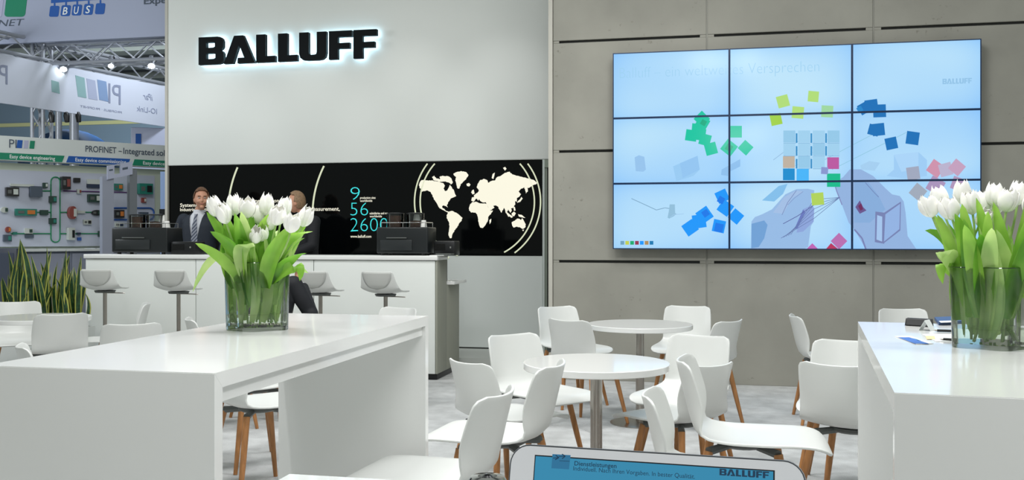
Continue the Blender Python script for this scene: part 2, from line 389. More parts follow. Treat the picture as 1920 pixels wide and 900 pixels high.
def ptext(s, x0, x1, yb, cap, m, off=0.0):
    u0, v0 = PB.uv(x0, yb); u1, _ = PB.uv(x1, yb); v1 = PB.uv(x0, yb-cap)[1]
    vs, fs = text_fit(s, u0, u1, v0, v1-v0, off)
    mb = MB(); mb.add([R(u, v, .0157) for u, v in vs], fs, m); mb.build('figure' if m == M_cyan else 'text_line', gp, recalc=False)
ptext('9', 658, 675.5, 375.5, 25, M_cyan, -.022); ptext('56', 658, 691, 404.5, 25, M_cyan, -.022); ptext('2600', 658, 728, 434, 25.5, M_cyan, -.022)
ptext('production sites', 676, 705, 373, 4.2, M_cream, .012); ptext('worldwide', 676, 699, 378.6, 4.2, M_cream, .012)
ptext('subsidiaries and rep.', 694, 729, 402, 4.2, M_cream, .012); ptext('worldwide', 694, 717, 407.6, 4.2, M_cream, .012)
ptext('www.balluff.com', 658, 697, 445.6, 5.0, M_cream, .012)
ptext('Systems and Service,', 339, 424, 388, 6.5, M_cream, .01); ptext('Industrial Identification', 339, 412, 396, 6.0, M_cream, .01)
ptext('Networking and Connectivity,', 441, 560, 380, 6.5, M_cream, .01)
ptext('Linear Position Sensing and Measurement,', 470, 638, 396, 7, M_cream, .01)

# ---- raised halo-lit word on the sign wall
PS = yplane(BY-.04)
u0, vb = PS.uv(381, 124.5); u1, _ = PS.uv(712, 112.5); vt = PS.uv(381, 73.5)[1]
H = vt-vb
sign = empty('company_sign', (u0, BY-.04, vb), label='raised black sign letters with white back glow on the tall white wall', cat='sign')
RS = Rel(PS, sign.location)
M_letter = mat('letter_black', (4, 10, 14), .6, spec=.15)
M_halo = mat('letter_glow', (255, 255, 255), .5, emit=(190, 232, 255), es=4.0)
G, LW = logo(); kx = (u1-u0)/(LW*H)
for x, loops in G:
    mb = MB(); mb.prism([[(u0+(x+p[0])*H*kx, vb+p[1]*H) for p in l] for l in loops], RS, .05, .11, M_letter)
    lt = mb.build('letter', sign)
    mb = MB()
    mb.prism([[(u0+(x+p[0])*H*kx, vb+p[1]*H) for p in l] for l in loops], RS, .04, .0499, M_halo); mb.build('glow_plate', lt)

# ================================================================== BAR COUNTER
CY = 9.12
PC = yplane(CY)
cx0 = PC.uv(160, 500)[0]; cx1 = PC.uv(820, 500)[0]; ct = PC.uv(500, 478)[1]
M_cend = mat('counter_end_greige', (150, 152, 140), .5)
ctr = empty('bar_counter', (cx0, CY, 0), label='long white bar counter with grey end panel and black plinth', cat='counter')
def cb(name, lo, hi, m, b=.003):
    mb = MB(); L = Vector(ctr.location); mb.box(tuple(Vector(lo)-L), tuple(Vector(hi)-L), m); return bev(mb.build(name, ctr), b, 2)
cb('plinth', (cx0+.1, CY+.06, 0), (cx1-.02, CY+.80, .065), M_black)
sx = [cx0, PC.uv(367, 500)[0], PC.uv(588, 500)[0], cx1-.02]
for a, b_ in zip(sx, sx[1:]): cb('front_panel', (a+.004, CY, .065), (b_-.004, CY+.03, ct-.05), M_counter)
cb('carcass', (cx0+.01, CY+.03, .065), (cx1-.02, CY+.32, ct-.05), M_dark)
cb('end_panel', (cx1-.02, CY, .065), (cx1, CY+.33, ct-.045), M_cend)
cb('worktop', (cx0-.01, CY-.02, ct-.045), (cx1+.005, CY+.36, ct), M_white, .006)
zr = PC.uv(868, 515)[1]
cb('rear_cabinet', (cx0+.3, CY+.33, .065), (cx1, CY+.80, ct-.30), M_cend)
cb('rear_worktop', (cx0+.3, CY+.36, ct-.30), (cx1+.07, CY+.84, ct-.265), M_white, .006)
cb('back_rail', (cx0+.3, CY+.33, ct-.265), (cx1-.002, CY+.36, ct-.046), M_grey)

# ---- coffee machines, cups and small boxes on the counter
M_mach = mat('machine_black', (30, 34, 36), .3)
M_bean = mat('coffee_beans', (92, 60, 46), .7, noise=(90, .4))
M_hop = mat_glass('hopper_plastic', (242, 244, 244))
M_cup = mat('cup_white', (244, 244, 240), .25)
def machine(px0, px1, label, yo=.2):
    a = PC.uv(px0, 470)[0]; b_ = PC.uv(px1, 470)[0]; W = (b_-a); h = .28; d = .30
    t = empty('coffee_machine', ((a+b_)/2, CY+.03, ct), label=label, cat='coffee machine', group='coffee machines on the bar')
    mb = MB(); mb.box((-W/2, 0, .02), (W/2, d, h), M_mach); bev(mb.build('housing', t), .012, 3)
    mb = MB(); mb.box((-W*.42, -.012, .05), (W*.2, .0, h*.55), mat('machine_panel', (44, 48, 50), .25)); mb.box((-W*.3, -.016, h*.6), (W*.1, .0, h*.64), M_grey); bev(mb.build('service_door', t), .003, 2)
    for x in (-W*.4, W*.4):
        for y in (.04, d-.04): mb = MB(); mb.lathe([(.001, 0), (.02, 0), (.02, .02), (.001, .02)], M_black, 10, (x, y, 0)); mb.build('rubber_foot', t)
    for k, x in enumerate((-.12, .09)):
        r = .085
        mb = MB(); mb.lathe([(r, h), (r+.003, h+.13), (r-.001, h+.13), (r-.004, h+.004)], M_hop, 24, (x, d*.5, 0)); hp = mb.build('bean_hopper', t, smooth=True)
        mb = MB(); mb.lathe([(.001, h+.002), (r-.008, h+.002), (r-.006, h+(.115 if k == 0 else .06)), (.001, h+(.12 if k == 0 else .07))], M_bean, 24, (x, d*.5, 0)); mb.build('beans', hp, smooth=True)
        mb = MB(); mb.lathe([(.001, h+.146), (.05, h+.146), (r+.006, h+.140), (r+.006, h+.131), (.001, h+.131)], M_black, 24, (x, d*.5, 0)); mb.build('lid', hp, smooth=True)
    mb = MB(); zz = h+.045
    mb.tube([(-W*.42, .03, zz-.02), (-W*.42, .03, zz), (W*.44, .03, zz), (W*.44, .03, zz-.04)], .004, M_chrome, 8)
    mb.tube([(W*.44, .03, zz), (W*.44, d-.03, zz), (W*.44, d-.03, h)], .004, M_chrome, 8)
    for x in (-W*.42, 0, W*.44): mb.tube([(x, .03, h-.002), (x, .03, zz)], .004, M_chrome, 8)
    mb.build('cup_rail', t)
    return t, W, h, d
def cup_stack(base, n, label, group):
    t = empty('cup_stack', base, label=label, cat='cups', group=group)
    for k in range(n):
        mb = MB(); z = k*.022; mb.lathe([(.036, z), (.026, z+.07), (.001, z+.07), (.001, z+.066), (.024, z+.066), (.034, z)], M_cup, 20); mb.build('cup', t, smooth=True)
for (p0, p1, nm) in ((206, 312, 'left'), (704, 802, 'right')):
    t, W, h, d = machine(p0, p1-2, 'black coffee machine with two bean hoppers on the %s end of the bar' % nm)
    L = t.location
    cup_stack((L.x+W*.5-.17, L.y+d*.6, ct+h), 4, 'tall white cup stack on the %s coffee machine' % nm, 'stacked cups on the coffee machines')
    cup_stack((L.x+W*.5-.085, L.y+d*.45, ct+h), 1, 'single upturned white cup on the %s coffee machine' % nm, 'stacked cups on the coffee machines')
def smallbox(p0, p1, y0, y1, label, dy=.06):
    a, za = PC.uv(p0, y1); b_, _ = PC.uv(p1, y1); zt = PC.uv(p0, y0)[1]
    t = empty('card_terminal', ((a+b_)/2, CY+dy, ct), label=label, cat='device'); W = b_-a; h = zt-ct
    mb = MB(); mb.box((-W/2, 0, 0), (W/2, .2, h), M_black); bev(mb.build('housing', t), .01, 2)
    mb = MB(); mb.box((-W*.42, -.004, h*.35), (W*.05, .0, h*.8), mat('slot_black', (6, 7, 8), .2)); mb.build('slot', t)
    mb = MB(); mb.box((W*.28, -.004, h*.5), (W*.34, .0, h*.62), M_chrome); mb.build('button', t)
smallbox(314, 360, 453, 478, 'low black box with slot beside the left coffee machine')
smallbox(806, 846, 452, 472, 'low black box with slot beside the right coffee machine', .12)
mb = MB(); a = PC.uv(783, 478)[0]; b_ = PC.uv(848, 478)[0]
a = PC.uv(806, 478)[0]; mb.box((a, CY-.015, ct), (b_-.08, CY+.10, ct+.006), M_white); mb.box((a+.06, CY-.01, ct+.0062), (b_-.01, CY+.11, ct+.022), M_grey)
tag(bev(mb.build('tray', loc=((a+b_)/2, CY, ct)), .002, 1), 'flat grey tray with paper at the right end of the bar', 'tray')

# ================================================================== VIDEO WALL
VY = WY-.12
PV = yplane(VY)
M_screen = mat_vcol('screen_image', .12); M_bez = mat('bezel', (6, 44, 84), .3)
vx = [PV.uv(p, 441)[0] for p in (1149, 1367.5, 1599, 1840)]
vz = [PV.uv(1149, y)[1] for y in (467, 345, 222, 100)]
# even out the grid
vx = [vx[0]+(vx[3]-vx[0])*k/3 for k in range(4)]; vz = [vz[0]+(vz[3]-vz[0])*k/3 for k in range(4)]
vw = empty('video_wall', (vx[0], VY, vz[0]), label='large video wall of nine screens with blue picture on the concrete wall', cat='video wall')
RV = Rel(PV, vw.location)
LAY = []   # (poly or tris, colour)
def sp(px, py): return PV.uv(px, py)
def cc(c): return tuple(rgb(c)[:3])+(1,)
def shape(P, c): 
    Q = [sp(*p) for p in P]; t = tessellate_polygon([[Vector((q[0], q[1], 0)) for q in Q]])
    LAY.append(([[Q[i] for i in f] for f in t], cc(c)))
def sq(cx, cy, s, rot, c, s2=None):
    s2 = s2 or s; r = math.radians(rot); P = []
    for a, b in ((-1, -1), (1, -1), (1, 1), (-1, 1)):
        P.append((cx+a*s/2*math.cos(r)-b*s2/2*math.sin(r), cy+a*s/2*math.sin(r)+b*s2/2*math.cos(r)))
    shape(P, c)
def stroke(P, wd, c):
    for a, b in zip(P, P[1:]):
        d = Vector((b[0]-a[0], b[1]-a[1])); n = Vector((-d.y, d.x)).normalized()*wd/2
        shape([(a[0]+n.x, a[1]+n.y), (b[0]+n.x, b[1]+n.y), (b[0]-n.x, b[1]-n.y), (a[0]-n.x, a[1]-n.y)], c)
def A6(P, ox, oy, k): return [(ox+x/k, oy+y/k) for x, y in P]
h1 = lambda P: A6(P, 1360, 330, 4.8)
# ghost drawings
shape([(1190,295),(1198,291),(1208,294),(1211,318),(1206,322),(1192,321)], (150,195,236)); 
shape([(1262,312),(1308,292),(1312,318),(1300,330),(1268,340)], (152,202,242)); shape([(1275,306),(1308,292),(1312,318),(1280,334)], (146,196,240))
shape([(1353,318),(1388,298),(1388,312),(1368,322),(1365,330),(1352,328)], (140,190,236))
shape(A6([(655,330),(715,330),(718,430),(735,440),(700,470),(650,495),(630,485),(645,410)],1150,330,6.2), (146,190,218))
stroke(A6([(210,262),(360,330),(500,395),(600,370),(650,378)],1150,330,6.2), 1.2, (120,160,190))
stroke(A6([(820,440),(700,450),(660,480)],1150,330,6.2), 1, (160,200,235))
shape([(1613,310),(1630,302),(1650,305),(1640,320),(1615,318)], (164,206,240)); shape([(1676,290),(1722,285),(1738,300),(1738,330),(1700,335),(1662,330),(1676,318)], (158,204,244))
shape([(1676,290),(1722,285),(1722,318),(1690,322)], (170,212,248))
for k in range(4): stroke([(1470,292+k*9),(1510,276+k*9),(1560,250+k*7)], .8, (160,196,226))
stroke([(1450,300),(1500,262)], 1, (140,180,215)); stroke([(1560,318),(1700,248)], 1, (140,196,220)); stroke([(1545,300),(1640,250)], 1, (140,196,220))
# hands
shape(h1([(230,660),(235,410),(265,370),(330,345),(420,300),(500,210),(540,165),(640,118),(740,115),(800,128),(798,165),(772,205),(775,260),(800,290),(795,410),(770,450),(745,640),(700,660)]), (150,186,228))
shape(h1([(235,430),(350,400),(380,440),(350,560),(300,640),(235,650)]), (112,160,212)); shape(h1([(530,190),(640,130),(700,140),(600,200),(520,340),(430,330)]), (162,190,228))
shape(h1([(700,300),(780,262),(800,290),(795,410),(700,500),(640,510),(660,430)]), (140,164,218)); shape(h1([(700,300),(720,330),(650,470),(620,480)]), (104,120,190))
stroke(h1([(640,130),(560,240),(510,350)]), 1, (110,130,180)); stroke(h1([(700,140),(620,200),(560,260)]), .8, (120,140,190)); stroke(h1([(520,430),(650,360),(800,260)]), 1.3, (90,100,160))
shape(h1([(980,60),(1060,10),(1120,-60),(1220,-60),(1330,0),(1440,110),(1500,165),(1570,180),(1605,230),(1622,330),(1640,540),(1720,660),(1265,660),(1160,480),(1110,420),(1050,260)]), (146,178,222))
shape(h1([(1160,30),(1290,60),(1380,180),(1440,300),(1300,420),(1160,420)]), (134,172,218)); shape(h1([(1170,280),(1210,220),(1240,280),(1270,310),(1210,340)]), (104,84,140)); shape(h1([(1195,270),(1222,245),(1240,300),(1215,312)]), (110,40,90))
stroke(h1([(1050,260),(1000,130),(980,60)]), 2, (130,140,190)); stroke(h1([(1260,60),(1340,150),(1380,190)]), 1.2, (110,130,180)); stroke(h1([(1160,480),(1230,560),(1265,660)]), 3, (120,130,180))
shape(h1([(1350,320),(1430,330),(1430,610),(1345,595)]), (118,130,178)); shape(h1([(1366,352),(1412,366),(1410,590),(1360,572)]), (164,196,236))
shape(h1([(1430,330),(1580,230),(1575,490),(1420,610)]), (118,130,178)); shape(h1([(1440,345),(1572,250),(1566,478),(1428,590)]), (146,178,226))
for k in range(5): stroke(h1([(500+k*22, 560-k*8), (800, 380-k*42), (1020+k*3, 200-k*2)]), .9, (100,120,170))
shape(h1([(330,220),(480,90),(560,70),(520,160),(440,230)]), (130,190,234))
# coloured squares
g1, g2 = (8,196,160), (14,170,130)
for a in ((1316,223,22,45),(1317,231,22,30),(1308,243,22,5),(1312,252,22,8),(1296,254,21,8),(1322,262,21,15),(1333,279,22,-15),(1380,247,22,0),(1367,277,24,38),(1398,277,21,42)): sq(*a, g1)
sq(1367,277,12,30,g2); sq(1319,230,10,30,g2)
for a in ((1468,190,22,-15),(1525,181,20,5),(1496,211,22,5),(1551,209,22,3)): sq(*a, (176,220,120) if a[0] != 1551 else (158,214,160))
sq(1455,224,21,-12,(160,208,70)); sq(1533,373,23,-5,(176,210,90))
for r in range(3):
    for k in range(4):
        x = 1480+k*27.6; y = 256+r*24
        if r == 2 and k in (0, 3): continue
        sq(x, y, 22.5, 0, (160,208,238) if (r+k) % 3 else (148,200,232)); 
        if k: sq(x-14, y+3, 3, 0, (52,140,196), 18)
        sq(x, y+12.5, 22, 0, (120,170,210), 1)
sq(1479,304,22,0,(190,176,160)); sq(1479,327,22,0,(22,140,206)); sq(1505,328,23,0,(70,180,248)); sq(1562,306,22,0,(186,88,160)); sq(1563,338,25,0,(14,186,140), 25)
b1, b2 = (22,150,250), (22,120,232)
for a in ((1354,368,22,-25),(1360,390,24,35),(1380,406,22,40),(1321,403,25,-35),(1311,415,25,-8),(1294,427,24,-35),(1348,424,23,12)): sq(*a, b1)
sq(1352,375,12,30,b2); sq(1348,427,16,12,b2); sq(1323,400,12,-35,b2)
db, dl = (22,112,184), (36,132,200)
for a in ((1620,203,20,-30),(1634,199,24,-8),(1649,208,24,-2),(1638,244,20,15),(1647,243,23,-6),(1671,269,22,-12),(1711,259,24,8)): sq(*a, db)
sq(1612,205,10,-30,dl)
for a, c in (((1712,325,24,-8),(160,168,190)), ((1721,360,25,40),(160,170,186)), ((1754,316,26,35),(206,146,172)), ((1773,318,24,-15),(186,178,206)), ((1794,314,24,40),(196,160,190)), ((1754,348,28,30),(170,148,188)), ((1796,345,24,20),(176,150,186)), ((1573,452,22,45),(184,110,176)), ((1559,467,16,40),(184,50,96)), ((1523,466,14,45),(190,100,180)), ((1546,320,13,3),(136,150,206))): sq(*a, c)
for k, c in enumerate(((110,160,190),(196,206,80),(20,170,110),(150,50,80),(20,150,250),(176,140,90),(20,120,176))): sq(1167+k*9.1, 455.3, 7, 0, c)
# faint lettering
def vtext(s, x0, y0, x1, y1, cap, c, off=0.0):
    a = sp(x0, y0); b = sp(x1, y1); cp = sp(x0, y0-cap)[1]-a[1]
    vs, fs = text_fit(s, a[0], b[0], a[1], cp, off)
    LAY.append(([[vs[i] for i in f] for f in fs], cc(c)))
vtext('Balluff – ein weltweites Versprechen', 1162, 147, 1536, 137, 20, (158,208,240), -.02)
a = sp(1767, 158); b = sp(1822, 156); hh = sp(1767, 148)[1]-a[1]
for x, loops in G:
    flat = [(a[0]+(x+p[0])*(b[0]-a[0])/LW, a[1]+p[1]*hh) for l in loops for p in l]
    t = tessellate_polygon([[Vector((a[0]+(x+p[0])*(b[0]-a[0])/LW, a[1]+p[1]*hh, 0)) for p in l] for l in loops])
    LAY.append(([[flat[i] for i in f] for f in t], cc((146,194,230))))
def bgcol(u, v):
    s = (u-vx[0])/(vx[3]-vx[0]); t = (v-vz[0])/(vz[3]-vz[0])
    # brighter centre of each screen, deeper blue to the rim
    fs_, ft = (s*3) % 1, (t*3) % 1
    e = 1-.10*((2*fs_-1)**4+(2*ft-1)**4)
    n = .5+.5*math.sin(7*s+2.2*math.sin(5*t+1))*math.cos(6*t+3*s)
    base = (168+22*n, 214+14*n, 250)
    return cc((base[0]*e, base[1]*(e*.5+.5), base[2]))
bz = .0095
for j in range(3):
    for i in range(3):
        x0, x1, z0, z1 = vx[i], vx[i+1], vz[j], vz[j+1]
        mb = MB(); mb.prism([[(x0+.0006, z0+.0006), (x1-.0006, z0+.0006), (x1-.0006, z1-.0006), (x0+.0006, z1-.0006)], [(x0+bz, z0+bz), (x0+bz, z1-bz), (x1-bz, z1-bz), (x1-bz, z0+bz)]], RV, -.06, .006, M_bez)
        f = mb.build('screen', vw)
        mb = MB(); mb.prism([[(x0+bz, z0+bz), (x1-bz, z0+bz), (x1-bz, z1-bz), (x0+bz, z1-bz)]], RV, -.06, -.003, M_black); mb.build('screen_body', f)
        mb = MB(); N = 14
        for p in range(N):
            for q in range(N):
                us = [x0+bz+(x1-x0-2*bz)*k/N for k in (p, p+1)]; vs_ = [z0+bz+(z1-z0-2*bz)*k/N for k in (q, q+1)]
                P = [(us[0], vs_[0]), (us[1], vs_[0]), (us[1], vs_[1]), (us[0], vs_[1])]
                mb.add([RV(*k, 0) for k in P], [(0, 1, 2, 3)], M_screen, [bgcol(*k) for k in P])
        for li, (tris, c) in enumerate(LAY):
            for t in tris:
                Q = clip_tri(list(t), x0+bz, z0+bz, x1-bz, z1-bz)
                if len(Q) >= 3: mb.add([RV(*k, .00004*(li+1)) for k in Q], [tuple(range(len(Q)))], M_screen, c)
        mb.build('display_image', f, recalc=False)
mb = MB(); L = Vector(vw.location)
mb.box(tuple(Vector((vx[0]+.2, VY+.06, vz[0]+.2))-L), tuple(Vector((vx[3]-.2, WY, vz[3]-.2))-L), M_grey); mb.build('wall_mount', vw)
# ================================================================== HIGH TABLES (bench-like, slab ends)
TT = 1.08
def slab_table(name, near, far, width, side, label, sl=.045):
    """near/far: the two ends of one long top edge (world xy at table height); the table lies to the given side"""
    a = Vector((near.x, near.y, 0)); b = Vector((far.x, far.y, 0)); L = (b-a).length; y = (b-a).normalized(); x = Vector((y.y, -y.x, 0))*side
    M = Matrix(((x.x, y.x, 0, a.x), (x.y, y.y, 0, a.y), (0, 0, 1, 0), (0, 0, 0, 1)))
    t = empty(name, label=label, cat='table'); t.location = a
    M = Matrix.Translation(-a) @ M
    def pr(nm, pts, axis, lo, hi):
        mb = MB()
        if axis == 'x': mb.prism([pts], lambda u, v, d: M @ Vector((d, u, v)), lo, hi, M_white)
        return bev(mb.build(nm, t), .0015, 1)
    th = .04
    pr('tabletop', [(0, TT), (L, TT), (L-th, TT-th), (th, TT-th)], 'x', 0, width)
    pr('end_slab', [(0, TT-.0005), (th, TT-th-.0005), (th, 0), (0, 0)], 'x', 0, width)
    pr('end_slab', [(L, TT-.0005), (L, 0), (L-th, 0), (L-th, TT-th-.0005)], 'x', 0, width)
    mb = MB()
    for lo, hi in (((.014, th, TT-th-.04), (.03, L-th, TT-th)), ((width-.03, th, TT-th-.04), (width-.014, L-th, TT-th))):
        mb = MB(); mb.box(lo, hi, M_white, M); mb.build('apron_rail', t)
    return t
slab_table('high_table', on_z(402, 700, TT), on_z(803, 592, TT), .665, -1, 'white high table with slab ends carrying the left tulip vase')
slab_table('high_table', on_z(1677, 736, TT), on_z(1608.5, 603, TT), .72, 1, 'white high table with slab ends at the right edge of the photo')
# ---- the table in front of the camera: its far left corner shows
c0 = on_z(541, 888.5, TT); e1 = on_z(900, 908.5, TT)
dirx = Vector((e1.x-c0.x, e1.y-c0.y, 0)).normalized()
far_r = c0 + dirx*1.8
nt_ = slab_table('high_table', c0, far_r, .74, 1, 'white high table corner in the foreground under the tablet')

# ================================================================== CHAIRS
def shell_mesh(name, prof, widths, curl, r_top, r_front, rows=30, cols=12, th=.011):
    """one moulded shell: profile (y, z), half widths, forward curl of the side edges"""
    n = len(prof); P = [Vector((0, p[0], p[1])) for p in prof]
    def cr(a, b, c, d, t): return .5*((2*b)+(c-a)*t+(2*a-5*b+4*c-d)*t*t+(3*b-a-3*c+d)*t**3)
    def samp(arr, s):
        i = min(int(s), n-2); t = s-i; g = lambda k: arr[max(0, min(n-1, k))]
        return cr(g(i-1), g(i), g(i+1), g(i+2), t)
    # arc length table
    S = [k*(n-1)/200 for k in range(201)]; Q = [samp(P, s) for s in S]; acc = [0]
    for a, b in zip(Q, Q[1:]): acc.append(acc[-1]+(b-a).length)
    Lt = acc[-1]
    ds = [Lt*(.5-.5*math.cos(math.pi*k/rows))*.45+Lt*k/rows*.55 for k in range(rows+1)]
    mb = MB(); vs = []
    for d in ds:
        k = next(i for i in range(201) if acc[i] >= d-1e-9); s = S[k]
        if k and acc[k] > acc[k-1]: s = S[k-1]+(S[k]-S[k-1])*(d-acc[k-1])/(acc[k]-acc[k-1])
        p = samp(P, s); q = samp(P, min(n-1, s+.02))-samp(P, max(0, s-.02)); q.normalize(); nrm = Vector((0, -q.z, q.y))
        if nrm.y < 0 and abs(nrm.y) > abs(nrm.z): nrm = -nrm
        if nrm.z < 0 and abs(nrm.z) >= abs(nrm.y): nrm = -nrm
        w_ = samp(widths, s); c = samp(curl, s)
        def cap(w_, dist, r): return w_-r+math.sqrt(max(0, r*r-(r-dist)**2)) if dist < r else w_
        w_ = cap(w_, d, r_top) if d < r_top else w_
        w_ = cap(w_, Lt-d, r_front) if Lt-d < r_front else w_
        for j in range(cols+1):
            u = -1+2*j/cols; uu = math.sin(u*math.pi/2)*.35+u*.65
            vs.append(p + Vector((uu*w_, 0, 0)) + nrm*(c*abs(uu*w_/samp(widths, s))**2.2))
    fs = [(i*(cols+1)+j, i*(cols+1)+j+1, (i+1)*(cols+1)+j+1, (i+1)*(cols+1)+j) for i in range(rows) for j in range(cols)]
    mb.add(vs, fs, M_shell); o = mb.build(name)
    m = o.modifiers.new('s', 'SOLIDIFY'); m.thickness = th; m.offset = 0
    m = o.modifiers.new('b', 'BEVEL'); m.width = .003; m.segments = 2; m.limit_method = 'ANGLE'; m.angle_limit = math.radians(50)
    bake(o); o.data.polygons.foreach_set('use_smooth', [True]*len(o.data.polygons)); return o
def make_chair():
    t = empty('shell_chair', (0, 0, 0))
    prof = [(-.272, .80), (-.250, .71), (-.229, .62), (-.210, .555), (-.190, .515), (-.148, .490), (-.06, .479), (.08, .482), (.23, .490), (.305, .481), (.345, .452)]
    wd = [.192, .202, .206, .205, .206, .215, .224, .228, .222, .214, .205]
    cu = [.055, .066, .070, .052, .030, .020, .016, .010, .002, 0, 0]
    s = shell_mesh('seat_shell', prof, wd, cu, .045, .06); s.parent = t
    mb = MB(); mb.lathe([(.001, .444), (.09, .444), (.11, .455), (.11, .470), (.001, .470)], M_grey, 20)
    for sx in (-1, 1):
        for sy in (-1, 1): mb.tube([(sx*.05, sy*.05, .456), (sx*.145, sy*.137, .445)], [.016, .019], M_grey, 8)
    mb.build('seat_bracket', t, smooth=True)
    for sx in (-1, 1):
        for sy in (-1, 1):
            mb = MB(); mb.tube([(sx*.145, sy*.137, .445), (sx*.185, sy*.175, .22), (sx*.225, sy*.215, .0)], [.019, .017, .012], M_wood, 10); mb.build('leg', t, smooth=True)
    return t
proto = make_chair(); used = [0]
TOPZ = .80
def chair(px, py, a, label, group=None, s=1.0):
    dep = (CAMH-TOPZ*s)*FPX/(py-HZ); p = at(px, HZ, dep); ar = math.radians(a)
    f = FW*math.cos(ar)+RT*math.sin(ar); p = p + f*.285*s
    o = proto if not used[0] else cptree(proto); used[0] = 1
    o.location = (p.x, p.y, 0); o.rotation_euler = (0, 0, math.atan2(f.y, f.x)-math.pi/2)
    o.scale = (s, s, s); tag(o, label, 'chair', group); return o
CG, RG, LG = 'chairs around the small round tables', 'chairs beside the right high table', 'chairs on the left behind the high table'
chair(1036, 575, 150, 'white shell chair by the wall corner, facing the rear round table from its left', CG)
chair(1055, 601, 42, 'white shell chair seen from behind at the near left of the rear round table', CG)
chair(950, 627, 143, 'white shell chair facing the camera behind the left side of the front round table', CG)
chair(861, 680, 52, 'white shell chair seen from behind between high table and front round table', CG, s=0.96)
chair(1059, 684, -73, 'white shell chair facing left directly before the front round table', CG, s=1.05)
chair(960, 737, -73, 'white shell chair facing left, nearest one left of the tablet', CG, s=1.04)
chair(1292, 574, -160, 'white shell chair by the concrete wall at the right of the rear round table', CG)
chair(1382, 603, -48, 'white shell chair seen from behind, rightmost by the rear round table', CG)
chair(1320, 629, -146, 'white shell chair facing the camera between the two round tables on the right', CG)
chair(1352, 686, -40, 'white shell chair seen from behind at the right of the front round table', CG, s=0.95)
chair(1264, 673, 103, 'white shell chair facing right with long seat above the tablet corner', CG, s=1.07)
chair(1200, 736, 104, 'white shell chair cropped by the tablet, its backrest below the front round table', CG, s=0.97)
chair(1687, 579, 184, 'white shell chair behind the far end of the right high table', RG)
chair(1478, 592, 98, 'white shell chair seen from the side, facing the right high table', RG)
chair(1592, 638, -155, 'white shell chair facing the camera half hidden by the right high table', RG)
chair(1561, 686, 38, 'white shell chair seen from behind close to the right high table', RG)
chair(32, 566, 152, 'white shell chair behind the left round table facing the camera', LG)
chair(119, 590, -36, 'white shell chair seen from behind in front of the left round table', LG)
chair(248, 609, -24, 'white shell chair seen from behind just beyond the left high table edge', LG)
chair(284, 569, -112, 'white shell chair in side view before the left end of the bar', LG)
chair(344, 599, 68, 'white shell chair with only its tilted back rim left of the tulip vase', LG)
chair(757, 577, -148, 'white shell chair top peeping over the far corner of the left high table', LG)
chair(25, 650, 62, 'white shell chair with tilted rim at the left edge of the photo', LG)
chair(556, 622, -128, 'white shell chair with its seat visible through the left high table gap', LG)
chair(392, 657, 50, 'white shell chair whose leg shows behind the near slab of the left high table', LG)

# ---- round tables
def round_table(px, py, label, r=.395, h=.75):
    p = on_z(px, py, h); t = empty('round_table', (p.x, p.y, 0), label=label, cat='table', group='small round tables')
    mb = MB(); mb.lathe([(.001, h-.036), (r-.003, h-.036), (r, h-.033), (r, h-.003), (r-.003, h), (.001, h)], M_white, 72); mb.build('tabletop', t, smooth=True)
    mb = MB(); mb.lathe([(.001, .012), (.032, .012), (.032, h-.036), (.001, h-.036)], M_steel, 24); mb.lathe([(.001, h-.046), (.11, h-.046), (.11, h-.036), (.001, h-.036)], M_grey, 24); mb.build('column', t, smooth=True)
    mb = MB(); mb.lathe([(.001, 0), (.225, 0), (.225, .006), (.20, .012), (.001, .016)], M_steel, 48); mb.build('base_plate', t, smooth=True)
round_table(1200, 607, 'small round white table with steel column, the one nearer the concrete wall')
round_table(1118, 679, 'small round white table with steel column, the front one right of centre', .385)
round_table(74, 594, 'small round white table at the left by the striped plants')

